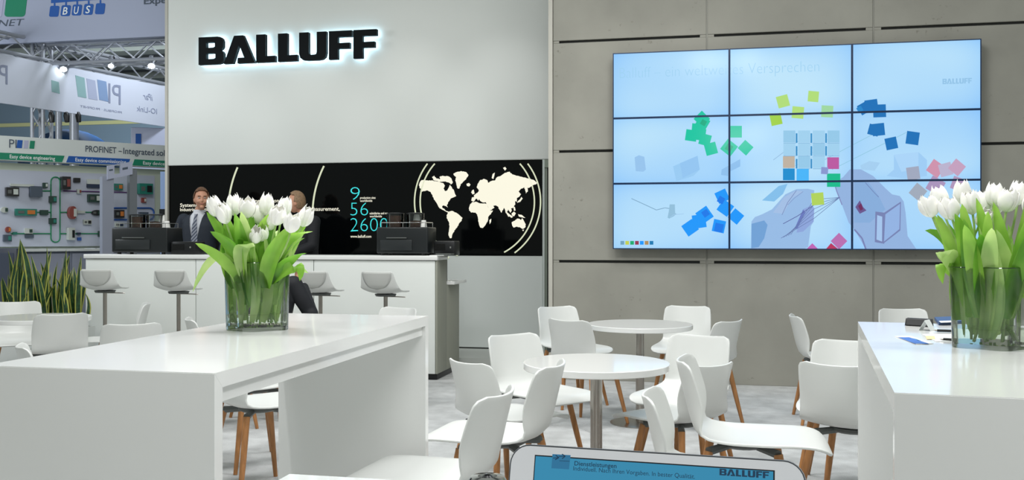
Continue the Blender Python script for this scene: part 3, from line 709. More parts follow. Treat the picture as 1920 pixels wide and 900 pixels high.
# ---- bar stools
def make_stool():
    t = empty('bar_stool', (0, 0, 0))
    prof = [(-.195, 1.095), (-.19, 1.03), (-.18, .97), (-.16, .925), (-.12, .902), (-.03, .895), (.10, .90), (.17, .905), (.20, .895)]
    wd = [.155, .166, .178, .188, .19, .182, .172, .165, .15]
    cu = [.02, .035, .05, .055, .045, .025, .01, .0, 0]
    s = shell_mesh('seat_shell', prof, wd, cu, .02, .05, 24, 12); s.parent = t
    vs = []; N, K = 10, 10
    for i in range(N+1):
        v = i/N; z = 1.088-v*.155; hw = .142*math.sqrt(max(0, 1-v**2.4))+.002
        j = next(k for k in range(len(prof)-1) if prof[k][1] >= z >= prof[k+1][1]); tt = (prof[j][1]-z)/(prof[j][1]-prof[j+1][1])
        y0 = prof[j][0]+(prof[j+1][0]-prof[j][0])*tt; w0 = wd[j]+(wd[j+1]-wd[j])*tt; c0_ = cu[j]+(cu[j+1]-cu[j])*tt
        for q in range(K+1):
            x = hw*(-1+2*q/K); vs.append((x, y0+c0_*abs(x/w0)**2.2-.0095, z))
    mb = MB(); mb.add(vs, [(i*(K+1)+q, i*(K+1)+q+1, (i+1)*(K+1)+q+1, (i+1)*(K+1)+q) for i in range(N) for q in range(K)], mat('stool_back_shade', (188, 190, 186), .5)); bp = mb.build('back_shade', t, smooth=True)  # thin grey sheet: shade of the hollow back put in as colour
    m_ = bp.modifiers.new('s', 'SOLIDIFY'); m_.thickness = .003; m_.offset = 0; bake(bp); bp['label'] = 'pale grey rounded sheet painting the shade on the back'
    mb = MB(); mb.lathe([(.001, .86), (.09, .865), (.10, .885), (.001, .885)], M_grey, 20); mb.build('seat_mount', t, smooth=True)
    mb = MB(); mb.lathe([(.001, .015), (.025, .015), (.025, .5), (.019, .5), (.019, .865), (.001, .865)], M_steel, 20); mb.build('column', t, smooth=True)
    mb = MB(); mb.tube([(0, 0, .862), (.10, .05, .858), (.16, .08, .854)], .005, M_steel, 8); mb.build('lift_lever', t)
    mb = MB(); mb.tube([(0, .03, .32), (-.12, .08, .32), (-.12, .2, .32), (.12, .2, .32), (.12, .08, .32), (0, .03, .32)], .009, M_steel, 8); mb.build('footrest', t, smooth=True)
    mb = MB(); mb.lathe([(.001, 0), (.21, 0), (.21, .008), (.03, .02), (.001, .02)], M_steel, 40); mb.build('base_plate', t, smooth=True)
    return t
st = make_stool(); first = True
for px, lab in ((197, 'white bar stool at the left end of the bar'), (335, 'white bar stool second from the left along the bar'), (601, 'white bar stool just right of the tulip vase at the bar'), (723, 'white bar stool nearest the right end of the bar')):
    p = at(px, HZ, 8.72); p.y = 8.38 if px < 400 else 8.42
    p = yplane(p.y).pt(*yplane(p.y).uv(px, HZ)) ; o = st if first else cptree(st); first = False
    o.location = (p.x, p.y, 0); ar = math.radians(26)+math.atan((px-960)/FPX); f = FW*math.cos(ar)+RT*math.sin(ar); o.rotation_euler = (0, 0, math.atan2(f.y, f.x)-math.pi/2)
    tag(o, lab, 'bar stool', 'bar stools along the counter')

# ================================================================== VASES AND TULIPS
M_glass = mat_glass('clear_glass', (252, 254, 254), 1.4)
M_glassrim = mat_glass('glass_rim', (215, 236, 238), 1.9)
M_water = mat_glass('water', (246, 250, 240), 1.33)
M_petal = mat('petal_white', (250, 249, 243), .5)
for m_ in (M_petal,):
    b = m_.node_tree.nodes['Principled BSDF']; b.inputs['Subsurface Weight'].default_value = .15; b.inputs['Subsurface Radius'].default_value = (.02, .02, .015)
def leafmat(name, c0, c1):
    m = bpy.data.materials.new(name); m.use_nodes = True; nt = m.node_tree; b = nt.nodes['Principled BSDF']; b.inputs['Roughness'].default_value = .38
    tc = nt.nodes.new('ShaderNodeTexCoord'); n = nt.nodes.new('ShaderNodeTexNoise'); n.inputs['Scale'].default_value = 9
    r = nt.nodes.new('ShaderNodeValToRGB'); r.color_ramp.elements[0].color = rgb(c0); r.color_ramp.elements[1].color = rgb(c1); r.color_ramp.elements[0].position = .35; r.color_ramp.elements[1].position = .65
    nt.links.new(tc.outputs['Object'], n.inputs['Vector']); nt.links.new(n.outputs['Fac'], r.inputs[0]); nt.links.new(r.outputs[0], b.inputs['Base Color'])
    tr = nt.nodes.new('ShaderNodeBsdfTranslucent'); mx = nt.nodes.new('ShaderNodeMixShader'); mx.inputs[0].default_value = .45
    nt.links.new(r.outputs[0], tr.inputs[0]); nt.links.new(b.outputs[0], mx.inputs[1]); nt.links.new(tr.outputs[0], mx.inputs[2])
    nt.links.new(mx.outputs[0], nt.nodes['Material Output'].inputs[0]); return m
M_leaf = [leafmat('tulip_leaf', (128, 184, 60), (172, 216, 96)), leafmat('tulip_leaf_deep', (98, 162, 50), (142, 196, 72)), leafmat('tulip_leaf_pale', (172, 208, 122), (204, 228, 146))]
M_stem = leafmat('tulip_stem', (172, 204, 124), (196, 222, 148))
def petal_mesh(R_, H_, aw, flare, name):
    N, K = 9, 6; vs = []
    for i in range(N+1):
        v = i/N; r = .004+(R_-.004)*math.sin(math.pi*min(1, (v**.75)*(.64-flare)))**.9
        a = math.radians(aw)*math.sqrt(max(0, 1-v**5))*(.55+.45*min(1, v*4)) + .02
        for j in range(K+1):
            u = -1+2*j/K; t = a*u
            vs.append((r*math.sin(t), r*math.cos(t)*(1+.03*(1-u*u)), H_*v - .006*u*u*v))
    mb = MB(); mb.add(vs, [(i*(K+1)+j, i*(K+1)+j+1, (i+1)*(K+1)+j+1, (i+1)*(K+1)+j) for i in range(N) for j in range(K)], M_petal)
    o = mb.build(name); m = o.modifiers.new('s', 'SOLIDIFY'); m.thickness = .0012; bake(o); o.data.polygons.foreach_set('use_smooth', [True]*len(o.data.polygons))
    me = o.data; bpy.data.objects.remove(o); return me
PET = [petal_mesh(.0262, .076, 50, -.20, 'petal_outer'), petal_mesh(.0236, .079, 50, -.22, 'petal_inner'), petal_mesh(.0300, .070, 48, -.12, 'petal_open')]
def bez(p, n):
    out = []
    for k in range(n+1):
        t = k/n; q = list(p)
        while len(q) > 1: q = [a.lerp(b, t) for a, b in zip(q, q[1:])]
        out.append(q[0])
    return out
def tulip(base, mid, head, hd, label, group, openness=0, seed=0, size=1.0):
    r = random.Random(seed); t = empty('tulip', base, label=label, cat='flower', group=group); hd = hd.normalized()
    pts = [q-base for q in bez([base, mid, head-hd*.10, head], 10)]
    mb = MB(); mb.tube(pts, [.0042]*8+[.0036]*3, M_stem, 8); mb.build('stem', t, smooth=True)
    q = hd.to_track_quat('Z', 'Y').to_matrix().to_4x4()
    for k in range(6):
        me = PET[0 if k % 2 else 1] if not openness else PET[2 if k % 2 else 0]
        o = bpy.data.objects.new('petal', me); C.objects.link(o); o.parent = t
        tilt = r.uniform(-1, 3)
        o.matrix_local = Matrix.Translation(head-base) @ q @ Matrix.Rotation(math.radians(k*60+r.uniform(-8, 8)), 4, 'Z') @ Matrix.Rotation(math.radians(-tilt), 4, 'X') @ Matrix.Diagonal((size*r.uniform(.95, 1.08), size, size*r.uniform(.93, 1.07), 1))
    return t
def leaf(t, p0, p1, p2, wmax, m, twist=0.0, n=12, fold=.35):
    o = Vector(t.location); pts = bez([p0, p1, p2], n); vs = []; K = 4
    dv = (p2-p0); 
    for i, p in enumerate(pts):
        s = i/n; d = (pts[min(i+1, n)]-pts[max(i-1, 0)]).normalized()
        ref = Vector((math.cos(twist+s*.5), math.sin(twist+s*.5), .15)); side = (ref - d*ref.dot(d)).normalized(); up = side.cross(d)
        w_ = wmax/2*(math.sin(math.pi*min(1, .12+.88*s**.85))**.8) + (.003 if s < .98 else 0)
        for j in range(K+1):
            u = -1+2*j/K; vs.append(p-o+side*w_*u+up*w_*fold*u*u)
    mb = MB(); mb.add(vs, [(i*(K+1)+j, i*(K+1)+j+1, (i+1)*(K+1)+j+1, (i+1)*(K+1)+j) for i in range(n) for j in range(K)], m)
    return mb.build('leaf', t, smooth=60)
def vase(px, py, label, R0, Hh, k=5, amp=.09, rot=.3):
    p = on_z(px, py, TT); t = empty('glass_vase', p, label=label, cat='vase')
    n = 90
    def rr(a, s): return s*(1+amp*math.cos(k*a+rot))
    def ringp(s, z): return [Vector((rr(2*math.pi*i/n, s)*math.cos(2*math.pi*i/n), rr(2*math.pi*i/n, s)*math.sin(2*math.pi*i/n), z)) for i in range(n)]
    def skin(rings, m, nm, par, caps=()):
        mb = MB(); vs = [v for r_ in rings for v in r_]; fs = [(a*n+i, a*n+(i+1) % n, (a+1)*n+(i+1) % n, (a+1)*n+i) for a in range(len(rings)-1) for i in range(n)]
        for c in caps: fs.append(tuple(c*n+i for i in range(n)))
        mb.add(vs, fs, m); return mb.build(nm, par, smooth=50)
    skin([ringp(R0*.93, .0), ringp(R0*.95, .004), ringp(R0, Hh-.003)], M_glass, 'wall', t, (0,))
    skin([ringp(R0-.005, Hh-.003), ringp(R0*.95-.006, .014)], M_glass, 'inner_wall', t, (1,))
    skin([ringp(R0-.006, Hh-.003), ringp(R0-.004, Hh), ringp(R0-.0008, Hh), ringp(R0+.0005, Hh-.003)], M_glassrim, 'rim', t)
    skin([ringp(R0*.95-.008, .0145), ringp(R0*.965-.008, .058)], M_water, 'water', t, (1,))
    return p
def bouquet(vp, heads, leaves, side, R0, Hh, dep, seed, extra):
    r = random.Random(seed); ts = []
    order = sorted(range(len(heads)), key=lambda i: heads[i][0])
    ordn = ['leftmost', 'second from left', 'third from left', 'fourth from left', 'fifth from left', 'sixth from left', 'seventh from left', 'eighth from left', 'ninth from left', 'tenth from left', 'eleventh from left', 'twelfth from left']
    for rank, i in enumerate(order):
        px, py, dz, op = heads[i]; hp = at(px, py+18*dep/3.4*.9, dep+dz)
        out = hp-Vector((vp.x, vp.y, hp.z)); outn = out.normalized() if out.length > .02 else Vector((0, 0, 0))
        a = r.uniform(0, 6.28); base = vp + Vector((math.cos(a)*R0*.5, math.sin(a)*R0*.5, .02)) - out*.15
        mouth = vp + outn*R0*.55 + Vector((0, 0, Hh))
        hd = Vector((0, 0, 1)) + out*2.2 + Vector((r.uniform(-.1, .1), r.uniform(-.1, .1), 0))
        lab = ('white tulip in the %s vase, %s of its blooms' % (side, ordn[rank])) if rank < len(ordn) else None
        ts.append(tulip(base, mouth, hp, hd, lab, 'white tulips in the %s vase' % side, op, seed*50+i, 1.0))
    for px, py, dz in extra:
        hp = at(px, py, dep+dz); a = r.uniform(0, 6.28); base = vp+Vector((math.cos(a)*R0*.4, math.sin(a)*R0*.4, .02))
        t = tulip(base, vp+Vector((0, 0, Hh)), hp, Vector((r.uniform(-.5, .5), -.6, 1)), 'small white tulip low among the leaves of the %s vase, %s' % (side, ['nearest its left side', 'between two others', 'nearest its right side'][min(2, [e[0] for e in sorted(extra)].index(px)+(1 if len(extra) == 2 and px == max(e[0] for e in extra) else 0))]), 'low tulips among the leaves of the %s vase' % side, 0, seed*70+int(px), .85)
        ts.append(t)
    for i, (b, c, tp, w_, dz, mi) in enumerate(leaves):
        p0 = at(b[0], b[1], dep+dz*.3); p1 = at(c[0], c[1], dep+dz); p2 = at(tp[0], tp[1], dep+dz*1.3)
        t = min(ts, key=lambda q: abs((Vector(q.location)-p0).x)+r.uniform(0, .1))
        leaf(t, p0, p1, p2, w_, M_leaf[mi], r.uniform(-.5, .5), fold=r.uniform(.2, .5))
    # the rest of the foliage that fills the mouth of the vase all round
    for t in ts:
        a = r.uniform(0, 6.28); q = Vector(t.location)
        p0 = vp+Vector((math.cos(a)*R0*.5, math.sin(a)*R0*.5, .09)); p1 = vp+Vector((math.cos(a)*R0*.95, math.sin(a)*R0*.95, Hh+.05+r.uniform(0, .05))); p2 = vp+Vector((math.cos(a)*R0*r.uniform(1.0, 1.7), math.sin(a)*R0*r.uniform(1.0, 1.7), Hh+r.uniform(.07, .19)))
        leaf(t, p0, p1, p2, r.uniform(.035, .055), M_leaf[r.randrange(3)], a+1.57+r.uniform(-.6, .6))
        a = r.uniform(0, 6.28)
        leaf(t, vp+Vector((math.cos(a)*R0*.6, math.sin(a)*R0*.6, .03)), vp+Vector((math.cos(a+.5)*R0*.7, math.sin(a+.5)*R0*.7, Hh*.6)), vp+Vector((math.cos(a)*R0*.85, math.sin(a)*R0*.85, Hh+.08+r.uniform(0, .05))), r.uniform(.02, .04), M_leaf[2], a+1.57)
VH = .245
vp = vase(485, 617, 'clear wavy glass vase with white tulips on the left high table', .110, VH)
HL = [(409,384,-.02,0),(425,397,-.07,0),(441,382,.05,0),(464,386,-.05,1),(483,397,.04,0),(498,381,.02,0),(517,400,-.08,1),(528,386,.05,0),(544,414,-.10,1),(566,402,-.02,0)]
HL = [(x, y+6, d, o) for x, y, d, o in HL]
LL = [((452,545),(415,420),(361,548),.034,-.03,2),((452,530),(425,478),(366,456),.040,-.05,0),((462,520),(425,440),(387,397),.036,-.02,0),((470,510),(445,455),(394,434),.042,-.06,1),
 ((478,520),(476,440),(462,378),.045,.02,1),((490,520),(470,420),(522,392),.034,-.02,0),((500,520),(522,430),(587,434),.042,-.06,0),((505,530),(545,470),(575,475),.040,-.03,1),((512,530),(572,470),(562,527),.038,-.03,0),
 ((505,520),(555,450),(584,401),.040,.03,0),((462,530),(438,440),(478,462),.050,-.10,2),((495,525),(500,450),(511,408),.050,.0,1),((440,540),(412,480),(428,420),.036,.04,0),((520,540),(540,490),(578,512),.030,.04,2),
 ((480,540),(455,480),(440,410),.045,-.03,0),((500,540),(498,470),(548,420),.050,-.07,0),((470,540),(470,500),(492,440),.040,.06,1),((515,530),(530,460),(545,425),.045,.05,1),((485,530),(478,490),(465,430),.055,.0,0),((455,530),(440,490),(415,460),.05,.03,1),((490,540),(505,480),(498,420),.05,.05,1)]
bouquet(vp, HL, LL, 'left', .110, VH, 3.47, 3, [(478, 455, -.05), (492, 452, .0), (505, 432, .02)])
vp2 = vase(1856, 650, 'clear wavy glass vase with white tulips on the right high table', .116, .245, 5, .10, 1.1)
HR = [(1749,387,-.04,1),(1768,372,.03,0),(1786,392,-.08,1),(1806,364,.0,0),(1824,382,-.06,0),(1846,382,.03,0),(1863,366,.0,0),(1886,378,-.05,1),(1907,364,.02,0),(1930,384,-.03,0),(1950,372,.04,0),(1965,398,-.02,0)]
HR = [(x, y+6, d, o) for x, y, d, o in HR]
LR = [((1808,520),(1790,440),(1734,432),.034,.02,1),((1815,540),(1752,450),(1768,533),.040,-.05,0),((1815,540),(1760,440),(1766,486),.050,-.08,2),((1830,530),(1815,470),(1790,400),.055,-.10,0),((1850,520),(1830,470),(1806,428),.05,-.12,0),((1860,530),(1850,460),(1830,370),.040,-.10,0),
 ((1880,540),(1885,470),(1862,378),.045,-.08,0),((1880,540),(1880,500),(1868,430),.06,-.12,2),((1900,520),(1905,450),(1922,380),.045,-.05,0),((1840,530),(1820,490),(1812,420),.05,-.02,1),((1900,540),(1920,490),(1935,440),.055,-.10,0),((1820,560),(1800,500),(1780,420),.05,.02,1),
 ((1870,540),(1860,480),(1845,420),.055,.03,1),((1890,560),(1890,480),(1890,420),.05,.05,1),((1800,600),(1792,510),(1800,440),.05,-.02,0),((1920,560),(1960,500),(1985,520),.05,0,0),((1920,540),(1950,450),(1975,430),.045,.02,0)]
bouquet(vp2, HR, LR, 'right', .116, .245, 3.03, 5, [(1835, 425, -.06), (1858, 402, .06)])

# ================================================================== THINGS ON THE RIGHT TABLE
def flat(name, corners, th, m, label, cat, z0=TT, prints=()):
    P = [on_z(x, y, z0) for x, y in corners]; c = sum(P, Vector())/len(P); c.z = z0
    mb = MB(); mb.prism([[(p.x-c.x, p.y-c.y) for p in P]], lambda u, v, d: Vector((u, v, d)), .0006, th, m)
    o = mb.build(name); o.location = c; tag(o, label, cat)
    for q, mm in prints:
        mb = MB(); Q = [on_z(x, y, z0+th) for x, y in q]; mb.prism([[(p.x-c.x, p.y-c.y) for p in Q]], lambda u, v, d: Vector((u, v, d)), th, th+.0004, mm, back=False); mb.build('print', o)
    return o
M_paper = mat('paper', (226, 230, 230), .6); M_blueprint = mat('print_blue', (60, 110, 190), .5); M_lblue = mat('print_light_blue', (150, 190, 225), .5); M_navy = mat('cover_navy', (42, 74, 122), .4); M_yel = mat('print_yellow', (240, 215, 160), .6)
flat('brochure', [(1677,631),(1708,631),(1750,645),(1718,646)], .002, M_paper, 'blue and white brochure lying left of the right vase', 'brochure', prints=[([(1684,632.5),(1705,632.5),(1742,644.5),(1716,644.5)], M_blueprint), ([(1712,634.5),(1722,639),(1728,638.5),(1716,634.5)], M_lblue)])
flat('paper_sheet', [(1728,627),(1790,627),(1800,640),(1755,641)], .0015, M_paper, 'white and yellow sheet beside the right vase', 'paper', prints=[([(1735,630),(1752,630),(1754,636),(1738,636)], M_yel)])
flat('booklet', [(1752,600),(1800,598),(1806,607),(1760,610)], .012, M_navy, 'dark blue booklet behind the right vase', 'booklet', prints=[([(1760,602),(1790,601),(1792,604),(1764,605)], M_paper)])
g = on_z(1735, 613, TT); ge = empty('case', (g.x, g.y, TT), label='black triangular glasses case on the right high table', cat='case')
ax = (on_z(1770, 610, TT)-on_z(1702, 606, TT)); ax.z = 0; ax.normalize(); ay = Vector((-ax.y, ax.x, 0))
mb = MB(); mb.prism([[(0, 0), (.045, 0), (.036, .028), (.01, .026)]], lambda u, v, d: ax*d+ay*u+UP*(v+.0006), -.075, .015, mat('case_black', (14, 15, 18), .5)); bev(mb.build('case_body', ge), .003, 2)
mb = MB(); mb.prism([[(-.001, .004), (.006, .02), (.006, .0215), (-.002, .0045)]], lambda u, v, d: ax*d+ay*u+UP*v, -.07, .01, M_black); mb.build('flap', ge)
g = on_z(1728, 616, TT); pe = empty('tent_card', (g.x, g.y-.03, TT), label='small folded pale card leaning before the black case', cat='card')
mb = MB(); mb.prism([[(0, 0), (.001, 0), (.021, .035), (.041, 0), (.042, 0), (.0215, .0365)]], lambda u, v, d: ax*(u-.0)+ay*(-d)+UP*(v+.0006), -.0, .05, M_paper); mb.build('card_fold', pe)
for (a_, b_, lab) in (((1757, 619.5), (1788, 620.5), 'black pen lying near the right vase, the farther one'), ((1769, 636), (1786, 637), 'short black pen lying near the right vase, the nearer one')):
    p = on_z(*a_, TT+.005); q = on_z(*b_, TT+.005); c = (p+q)/2
    o = empty('pen', (c.x, c.y, TT), label=lab, cat='pen'); mb = MB(); mb.tube([p-Vector((c.x, c.y, TT)), q-Vector((c.x, c.y, TT))], .0045, M_black, 10); mb.build('barrel', o, smooth=True)
    mb = MB(); d_ = (q-p).normalized(); mb.tube([p-d_*.012-Vector((c.x, c.y, TT)), p-Vector((c.x, c.y, TT))], [.001, .004], M_steel, 10); mb.build('tip', o, smooth=True)

# ================================================================== TABLET ON THE FRONT TABLE
TL = at(958, 830, .818); TR = at(1512, 865, .752); zt = (TL.z+TR.z)/2; TL.z = TR.z = zt
U_ = (TR-TL); wT = U_.length; U_.normalize(); back = Vector((-U_.y, U_.x, 0))
hT = .172; rise = zt-(TT+.0005); lean = math.sqrt(max(hT*hT-rise*rise, .0004)); V_ = (-back*lean - UP*rise)/math.hypot(lean, rise); N_ = U_.cross(-V_)
if N_.dot(CAMP-TL) < 0: N_ = -N_
org = TL
tb = empty('tablet', TL+V_*hT, label='white tablet computer with blue screen leaning on its stand in the foreground', cat='tablet')
hT = math.hypot(lean, rise)
TLo = Vector(tb.location)
def tf(u, v, d): return org + U_*u + V_*v + N_*d - TLo
M_tw = mat('tablet_white', (236, 237, 242), .12, coat=.6)
fb = lambda P: [(wT/2+x, hT/2+y) for x, y in P]
mb = MB(); mb.prism([fb(rrect(wT, hT, .017, 7))], tf, -.008, -.0015, M_alu); mb.prism([fb(rrect(wT-.0012, hT-.0012, .0165, 7))], tf, -.0015, -.0001, mat('tablet_rim_dark', (60, 64, 68), .3)); mb.build('back_cover', tb, smooth=30)
su0, su1, sv0, sv1 = .0215, wT-.0235, .0085, hT-.0085
mb = MB(); mb.prism([fb(rrect(wT-.003, hT-.003, .0155, 7))], tf, -.0001, .0002, M_tw); mb.build('front_bezel', tb)
M_scr = mat('tablet_screen', (6, 10, 14), .08, emit=(52, 134, 170), es=1.0)
M_scr2 = mat('tablet_screen_lit', (6, 10, 14), .1, emit=(66, 150, 184), es=1.0)
M_edge = mat('screen_edge', (14, 20, 30), .3)
mb = MB(); mb.prism([[(su0, sv0), (su1, sv0), (su1, sv1), (su0, sv1)]], tf, .0002, .00022, M_edge, back=False)
mb.prism([[(su0+.0008, sv0+.001), (su1-.0012, sv0+.001), (su1-.0012, sv1-.001), (su0+.0008, sv1-.001)]], tf, .00022, .00024, M_scr, back=False); sc_ = mb.build('display', tb)
M_ink = mat('screen_ink', (10, 24, 40), .3, emit=(14, 48, 72), es=1.0); M_ic = mat('screen_icon', (8, 20, 30), .3, emit=(40, 108, 146), es=1.0)
def tuv(px, py):
    d = ray(px, py); t = (org-CAMP).dot(N_)/d.dot(N_); q = CAMP+d*t-org; return q.dot(U_), q.dot(V_)
def ttext(s, x0, x1, yb, cap, m, off=0.0):
    a = tuv(x0, yb); b = tuv(x1, yb+ (x1-x0)*.0625); cp = a[1]-tuv(x0, yb-cap)[1]
    vs, fs = text_fit(s, a[0], b[0], 0, cp, off); mb.add([tf(u, a[1]-v, .0003) for u, v in vs], fs, m)
mb = MB(); ttext('Dienstleistungen', 1077, 1156, 872.5, 8, M_ink, .012); ttext('Individuell. Nach Ihren Vorgaben. In bester Qualität.', 1075, 1303, 882, 8, M_ink)
a = tuv(1349, 891); b = tuv(1442, 896); cp = a[1]-tuv(1349, 878.5)[1]
for x, loops in G: mb.prism([[(a[0]+(x+p[0])*(b[0]-a[0])/LW, a[1]-p[1]*cp) for p in l] for l in loops], tf, .00028, .0003, M_ink, back=False)
mb.build('screen_text', tb, recalc=False)
mb = MB(); q = [tuv(1036, 851.5), tuv(1070, 853.5), tuv(1067, 880), tuv(1034, 878)]; mb.prism([q], tf, .00026, .00028, M_ic, back=False)
def tline(P, wd):
    for a, b in zip(P, P[1:]):
        a = Vector(tuv(*a)); b = Vector(tuv(*b)); n = Vector((-(b-a).y, (b-a).x)).normalized()*wd
        mb.prism([[tuple(a+n), tuple(b+n), tuple(b-n), tuple(a-n)]], tf, .00028, .0003, M_ink, back=False)
tline([(1037,859),(1047,858)], .0003); tline([(1042,853.5),(1048,858),(1041,862)], .0004); tline([(1048,856),(1060,855.5)], .0003); tline([(1054,851.5),(1060,855.5),(1054,860)], .0004); tline([(1049,864),(1068,865)], .0002)
mb.build('screen_icon', tb, recalc=False)
mb = MB(); mb.prism([[(su0+.001, sv0+.042), (su1-.0014, sv0+.042), (su1-.0014, sv1-.001), (su0+.001, sv1-.001)]], tf, .00024, .00026, M_scr2, back=False); mb.build('screen_lower_band', tb)
ctrp = tf(wT/2, hT*.35, -.009); ft = back*.06 + tf(wT/2, hT, 0); ft.z = 0.0005
mb = MB()
for s_ in (-.03, .03): mb.tube([ctrp+U_*s_, ft+U_*s_], .003, M_grey, 8)
mb.tube([ft-U_*.035, ft+U_*.035], .003, M_grey, 8); mb.build('stand_leg', tb)
# chrome holder left of the tablet
p = on_z(914, 892, TT+.042)
t = empty('holder', (p.x, p.y, TT), label='round chrome holder with dark centre left of the tablet', cat='holder')
mb = MB(); mb.lathe([(.001, .0005), (.024, .0005), (.024, .036), (.021, .041), (.012, .042), (.0105, .036), (.001, .036)], M_chrome, 40); mb.build('ring_body', t, smooth=30)
mb = MB(); mb.lathe([(.0068, .036), (.0068, .0405), (.004, .043), (.0035, .039), (.001, .039)], M_black, 24); mb.build('core', t, smooth=30)
# ================================================================== THE NEIGHBOURING STAND, FAR LEFT
M_ban = mat('banner_fabric', (164, 172, 196), .6); M_txt = mat('print_grey', (72, 84, 100), .6); M_grn = mat('print_green', (0, 130, 96), .6); M_blu = mat('print_blue_deep', (8, 84, 168), .6)
M_wht = mat('print_white', (235, 240, 240), .6); M_lil = mat('print_lilac', (176, 178, 205), .6)
M_hall = mat('hall_wall', (120, 140, 156), .8); M_roof = mat('hall_roof', (26, 30, 34), .9); M_rib = mat('roof_rib', (66, 70, 66), .8)
mb = MB(); mb.box((-34, 26, 0), (2, 26.4, 5.8), M_hall); mb.box((-34, 25.95, 4.75), (2, 25.99, 4.86), mat('yellow_strip', (205, 205, 150), .6)); tag(mb.build('wall_far'), kind='structure')
mb = MB(); mb.box((-34, 11.6, 5.8), (2, 26.4, 6.0), M_roof)
roof = tag(mb.build('ceiling'), kind='structure')
for k in range(8):
    mb = MB(); y = 12.6+k*1.8; mb.box((-34, y, 5.62), (2, y+.5, 5.8), M_rib); mb.build('roof_beam', roof)
mb = MB(); mb.box((-34, -3, -.1), (-14, 26, 0), M_carpet); tag(mb.build('floor_hall'), kind='structure')
def prt(mb, pl, s, x0, x1, yb, cap, m, d, off=0.0, shear=0.0, Rf=None, slope=0.0, mirror=False):
    u0, v0 = pl.uv(x0, yb); u1, _ = pl.uv(x1, yb); v1 = pl.uv(x0, yb-cap)[1]
    vs, fs = text_fit(s, u0, u1, v0, v1-v0, off, shear)
    if mirror: vs = [(u0+u1-u, v) for u, v in vs]
    mb.add([Rf(u, v, d) for u, v in vs], fs, m)
# upper banner, parallel to the bar
UB = yplane(11.25); zb = UB.uv(156, 75)[1]
bx0, bx1 = UB.uv(-260, 50)[0], UB.uv(318, 50)[0]+.9
bn = empty('hanging_banner', (bx0, 11.25, zb), label='pale lilac hanging banner with blue BUS logo, top left of the photo', cat='banner'); RB = Rel(UB, bn.location)
mb = MB(); mb.prism([[(bx0, zb), (bx1, zb), (bx1, zb+1.5), (bx0, zb+1.5)]], RB, -.05, 0, M_ban); mb.build('banner_cloth', bn)
def q4(mb, pl, P, m, d0, d1, Rf): mb.prism([[pl.uv(*p) for p in P]], Rf, d0, d1, m, back=False)
def px_rr(pl, x0, y0, x1, y1, sh, r=4):
    pts = []
    for cx, cy, a in ((x1-r, y0+r, -90), (x1-r, y1-r, 0), (x0+r, y1-r, 90), (x0+r, y0+r, 180)):
        for k in range(4):
            t = math.radians(a+30*k); x = cx+r*math.cos(t); y = cy+r*math.sin(t); pts.append((x+(y1-y)/(y1-y0)*sh, y))
    return [pl.uv(*p) for p in pts]
mb = MB(); mb.prism([px_rr(UB, 8, -28, 47, 31.5, 7, 6)], RB, 0, .004, M_grn); mb.build('green_mark', bn)
mb = MB(); mb.prism([px_rr(UB, -40, -28, 3, 34, 7, 6)], RB, 0, .004, M_lil); mb.build('lilac_mark', bn)
mb = MB(); q4(mb, UB, [(96,-4),(205,-12),(205,-2),(96,6)], M_blu, 0, .004, RB)
for k, x in enumerate((92, 113.5, 134.5, 156, 178)):
    y = 11-k*1.2; mb.prism([px_rr(UB, x, y, x+17.5, y+20.5, 2.5, 3)], RB, 0, .004, M_blu)
    q4(mb, UB, [(x+9, y-6), (x+12, y-6), (x+12, y+1), (x+9, y+1)], M_blu, 0, .0038, RB)
mb.build('blue_logo', bn)
mb = MB()
for k, (ch, x) in enumerate((('B', 117.5), ('U', 139), ('S', 160.5))): prt(mb, UB, ch, x, x+9.5, 27.6-k*1.3, 13.5, M_wht, .0055, .01, .2, RB)
prt(mb, UB, 'PROFINET', -70, 46, 53.5, 12, M_txt, .004, .0, .2, RB); prt(mb, UB, 'Expertise', 270, 352, 8, 12, M_txt, .004, .02, 0, RB)
mb.build('banner_lettering', bn, recalc=False)
# side banner in depth
SBp = at(0, HZ, 12.5); SB = Plane((SBp.x, SBp.y), math.radians(90-10.4))
if SB.u.dot(ray(300)-ray(0)) < 0: pass
s0 = SB.uv(-260, HZ)[0]; s1 = SB.uv(330, HZ)[0]+1.0; h0, h1_ = 3.12, 3.75
sb = empty('side_banner', SB.pt(s0, h0), label='long translucent banner seen from behind with mirrored logos, upper left', cat='banner'); RS2 = Rel(SB, sb.location)
mb = MB(); mb.prism([[(s0, h0), (s1, h0), (s1, h1_), (s0, h1_)]], RS2, -.03, 0, mat('banner_back', (222, 228, 244), .6)); mb.build('banner_cloth', sb)
M_fg = mat('faded_green', (150, 188, 190), .6); M_fb = mat('faded_blue', (140, 166, 206), .6); M_fl = mat('faded_lilac', (182, 190, 216), .6); M_ft = mat('faded_text', (150, 158, 184), .6)
for nm, P, m in (('faded_green_mark', [(141,141),(158,146),(162,184),(146,181)], M_fg), ('faded_lilac_mark', [(162,147),(178,151),(183,188),(166,185)], M_fl), ('faded_blue_mark', [(182,149),(199,153),(203,191),(186,187)], M_fb), ('faded_green_corner', [(96,150),(110,154),(112,176),(97,172)], M_fg)):
    mb = MB(); q4(mb, SB, P, m, 0, .004, RS2); mb.build(nm, sb)
mb = MB(); prt(mb, SB, 'PI', 203, 226, 193, 37, M_ft, .004, .0, 0, RS2, mirror=True); mb.build('mirrored_text', sb, recalc=False); mb = MB(); prt(mb, SB, 'PROFIBUS · PROFINET', 150, 228, 201, 4, M_ft, .004, 0, 0, RS2, mirror=True); mb.build('mirrored_text', sb, recalc=False); mb = MB()
